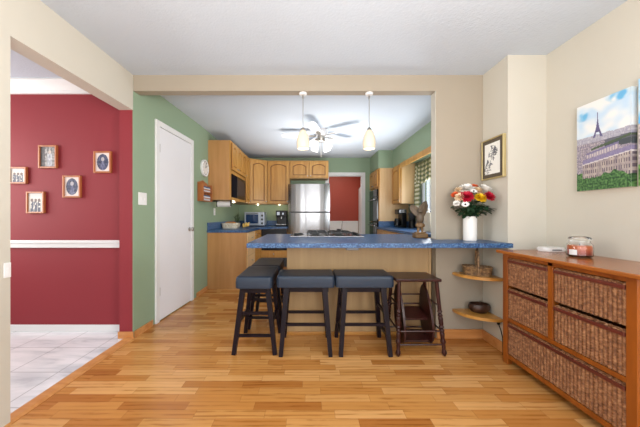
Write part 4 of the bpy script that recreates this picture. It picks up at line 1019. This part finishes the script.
def flower(px, py, Y, rpx, kind, mat, lab):
    c = at(px, py, Y); r = rpx/(F/Y)
    c.x = min(c.x, 1.615-r)
    foot = Vector((VX+rf.uniform(-.025, .025), VY+rf.uniform(-.025, .025), 1.0))
    ax = (c-Vector((VX, VY, 1.05))); ax.y -= .10; ax.normalize()
    t = thing(kind[0], lab, 'flower', foot, 0, 'flowers in the white vase')
    mid = Vector((VX, VY, 1.13)).lerp(c, .4)+Vector((0, 0, .012)); 
    if abs(mid.x-VX) > .03: mid.x = VX+math.copysign(.045, mid.x-VX)
    MB().tube([foot[:], (VX+(mid.x-VX)*.7, VY+(mid.y-VY)*.5, 1.125), mid.lerp(c, .35)[:], (c-ax*r*.3)[:]], .0026, 5).build('stem', M['stem'], t, smooth=True)
    mb = MB(); up = Vector((0, 0, 1)); a1 = ax.cross(up).normalized(); a2 = a1.cross(ax)
    if kind[1] == 'daisy':
        for k in range(13):
            a = 2*PI*k/13; petal(mb, c, a1*math.cos(a)+a2*math.sin(a)+ax*.18, ax, r, r*.17, .06)
        h = mb.build('bloom', mat, t, smooth=True)
        MB().ball((c+ax*.004)[:], r*.25, seg=10, rings=6).build('eye', M['dark'] if kind[2] else M['fyel'], h, smooth=True)
    else:
        for (n_, el, Lr, wr) in ((14, -.15, 1.0, .24), (13, .2, .98, .24), (12, .55, .92, .22), (10, .95, .82, .2), (7, 1.4, .7, .17), (4, 2.4, .6, .14)):
            for k in range(n_):
                a = 2*PI*(k+rf.random()*.6)/n_; d = (a1*math.cos(a)+a2*math.sin(a)).normalized()+ax*el+Vector((rf.uniform(-.1, .1),)*3)
                petal(mb, c-ax*r*.25, d, ax, r*Lr*rf.uniform(.92, 1.08), r*wr, .12)
        mb.build('bloom', mat, t, smooth=True)
CN = ('carnation', 'full'); DS = ('daisy', 'daisy', False); AN = ('daisy', 'daisy', True)
flower(466.5, 195.8, 2.215, 7.0, CN, M['fred'], 'crimson carnation at the front left of the bouquet')
flower(480.8, 197, 2.215, 6.0, CN, M['fyel'], 'yellow carnation at the front of the bouquet')
flower(490, 195.8, 2.20, 6.2, CN, M['fred'], 'red carnation at the right end of the bouquet')
flower(488.5, 188.8, 2.27, 7.8, CN, M['fwh'], 'big white carnation above the right red one')
flower(455, 194.3, 2.29, 4.2, CN, M['for_'], 'orange carnation at the left end of the bouquet')
flower(459.5, 196.5, 2.24, 5.0, CN, M['fcr'], 'cream carnation between the orange and crimson ones')
flower(467, 187.6, 2.27, 7.4, CN, M['fwh'], 'white carnation above the crimson one')
flower(474, 186.2, 2.35, 5.2, CN, M['for_'], 'orange carnation at the top of the bouquet')
flower(478, 189.8, 2.27, 6.0, CN, M['fcr'], 'cream carnation above the yellow one')
flower(465.3, 204.6, 2.19, 3.8, AN, M['fwh'], 'white daisy with dark eye below the crimson carnation')
flower(456.3, 203, 2.22, 3.4, CN, M['fwh'], 'small white carnation low on the left of the bouquet')
flower(460, 189.6, 2.30, 5.6, CN, M['fcr'], 'cream carnation at the upper left of the bouquet')
flower(473.5, 191.5, 2.20, 3.6, AN, M['fwh'], 'white daisy with dark eye between crimson and yellow carnations')
t = thing('greenery', 'dark green leafy filler spray around the flower stems in the white vase', 'foliage', (VX, VY, 1.0))
for k in range(16):
    a = 2*PI*k/9+.2; sp = Vector((VX+.085*math.cos(a*1.3), VY-.07-.03*abs(math.sin(a)), 1.235+.02*math.sin(k*1.7))) if k > 8 else Vector((VX+.135*math.cos(a), VY-.04+.06*math.sin(a), 1.19+.03*math.sin(k*2.3)))
    s_ = MB().tube([(VX+.015*math.cos(a), VY+.015*math.sin(a), .97), (VX+.035*math.cos(a), VY+.03*math.sin(a), 1.13), sp[:]], .002, 4).build('sprig', M['stem'], t)
    lv = MB()
    for q in range(12):
        c = Vector((VX, VY, 1.135)).lerp(sp, .15+.085*q)+Vector((rf.uniform(-.02, .02), rf.uniform(-.02, .02), rf.uniform(-.015, .02)))
        d = Vector((math.cos(a)+rf.uniform(-.6, .6), math.sin(a)*.6-.3+rf.uniform(-.4, .4), rf.uniform(-.5, .6)))
        c.x = min(c.x, 1.575); petal(lv, c, d, Vector((0, 0, 1)), .052, .019, -.15)
    lv.build('leaves', M['leaf'], s_, smooth=True)

# ------------------------------------------------------------------ pendants and ceiling fan
def make_pendant():
    t = thing('pendant_light', 'x', 'pendant light', (0, 0, 2.2925), 0, 'pendant lights over the bar')
    MB().lathe([(.002, -.022), (.030, -.021), (.036, -.012), (.037, -.0008), (.002, -.0005)], (0, 0, 0), 20).build('canopy', M['trimw'], t, True, True)
    MB().lathe([(.008, -.052), (.008, -.0225), (.002, -.022)], (0, 0, 0), 10).build('stem_collar', M['nickel'], t, True, True)
    MB().tube([(0, 0, -.05), (0, 0, -.335)], .0035, 6).build('rod', M['nickel'], t, True, True)
    MB().lathe([(.006, -.325), (.018, -.335), (.024, -.355), (.022, -.36), (.002, -.36)], (0, 0, 0), 16).build('socket_cup', M['nickel'], t, True, True)
    MB().lathe([(.024, -.352), (.038, -.375), (.050, -.405), (.058, -.445), (.060, -.48), (.055, -.52), (.052, -.525), (.055, -.48), (.045, -.405), (.022, -.36)], (0, 0, 0), 24).build('shade', M['shade'], t, True, True)
    return t
pd = make_pendant(); pd.location = (-.047, 2.456, 2.2925); pd['label'] = 'frosted glass pendant light hung nearer the ceiling fan, left of the pair'
dup(pd, (.578, 2.456, 2.2925), None, 'frosted glass pendant light hung nearer the bird carving, right of the pair')
for x in (-.047, .578): point('pendant_lamp', (x, 2.456, 1.735), 1.0, (1, .86, .66), .04)
FXC, FYC = .20, 3.95
t = thing('ceiling_fan', 'white five blade ceiling fan with lit tulip lamps in the kitchen', 'ceiling fan', (FXC, FYC, CEIL))
def fb(): m = MB(); m.T = Matrix.Translation((FXC, FYC, 0)); return m
fb().lathe([(.002, 2.4395), (.095, 2.4393), (.10, 2.42), (.098, 2.385), (.085, 2.36), (.075, 2.345), (.002, 2.345)], (0, 0, 0), 28).build('motor_housing', M['fan'], t, smooth=True)
fb().lathe([(.002, 2.3445), (.055, 2.344), (.06, 2.32), (.052, 2.295), (.05, 2.27), (.03, 2.255), (.002, 2.254)], (0, 0, 0), 24).build('switch_housing', M['nickel'], t, smooth=True)
for k in range(5):
    a = math.radians(36+72*k); m = MB(); m.T = Matrix.Translation((FXC, FYC, 2.352)) @ Matrix.Rotation(a, 4, 'Z') @ Matrix.Rotation(math.radians(11), 4, 'X')
    pts = [(.17, -.05), (.30, -.062), (.50, -.068), (.575, -.06), (.60, -.03), (.60, .03), (.575, .06), (.50, .068), (.30, .062), (.17, .05)]
    bl = m.prism(pts, -.004, .004).build('blade', M['fan'], t)
    m = MB(); m.T = Matrix.Translation((FXC, FYC, 2.352)) @ Matrix.Rotation(a, 4, 'Z') @ Matrix.Rotation(math.radians(11), 4, 'X')
    m.prism([(.07, -.018), (.18, -.03), (.24, -.018), (.24, .018), (.18, .03), (.07, .018)], -.009, -.0045).build('blade_iron', M['nickel'], bl)
for k in range(4):
    a = math.radians(45+90*k); c, s = math.cos(a), math.sin(a)
    ar = fb().tube([(c*.03, s*.03, 2.265), (c*.075, s*.075, 2.27), (c*.095, s*.095, 2.245)], .009, 8).build('lamp_arm', M['nickel'], t, smooth=True)
    m = MB(); m.T = Matrix.Translation((FXC+c*.095, FYC+s*.095, 2.245)) @ Matrix.Rotation(a, 4, 'Z') @ Matrix.Rotation(math.radians(-28), 4, 'Y')
    m.lathe([(.018, 0), (.03, -.02), (.048, -.06), (.055, -.10), (.052, -.115), (.002, -.112)], (0, 0, 0), 18).build('tulip_shade', M['bulb'], t, smooth=True)
fb().tube([(0, 0, 2.255), (0, 0, 2.02)], .0022, 5).build('pull_chain', M['nickel'], t); 
for k in range(4):
    a = math.radians(45+90*k); point('fan_lamp', (FXC+.19*math.cos(a), FYC+.19*math.sin(a), 2.09), 1.3, (1, .95, .88), .05)
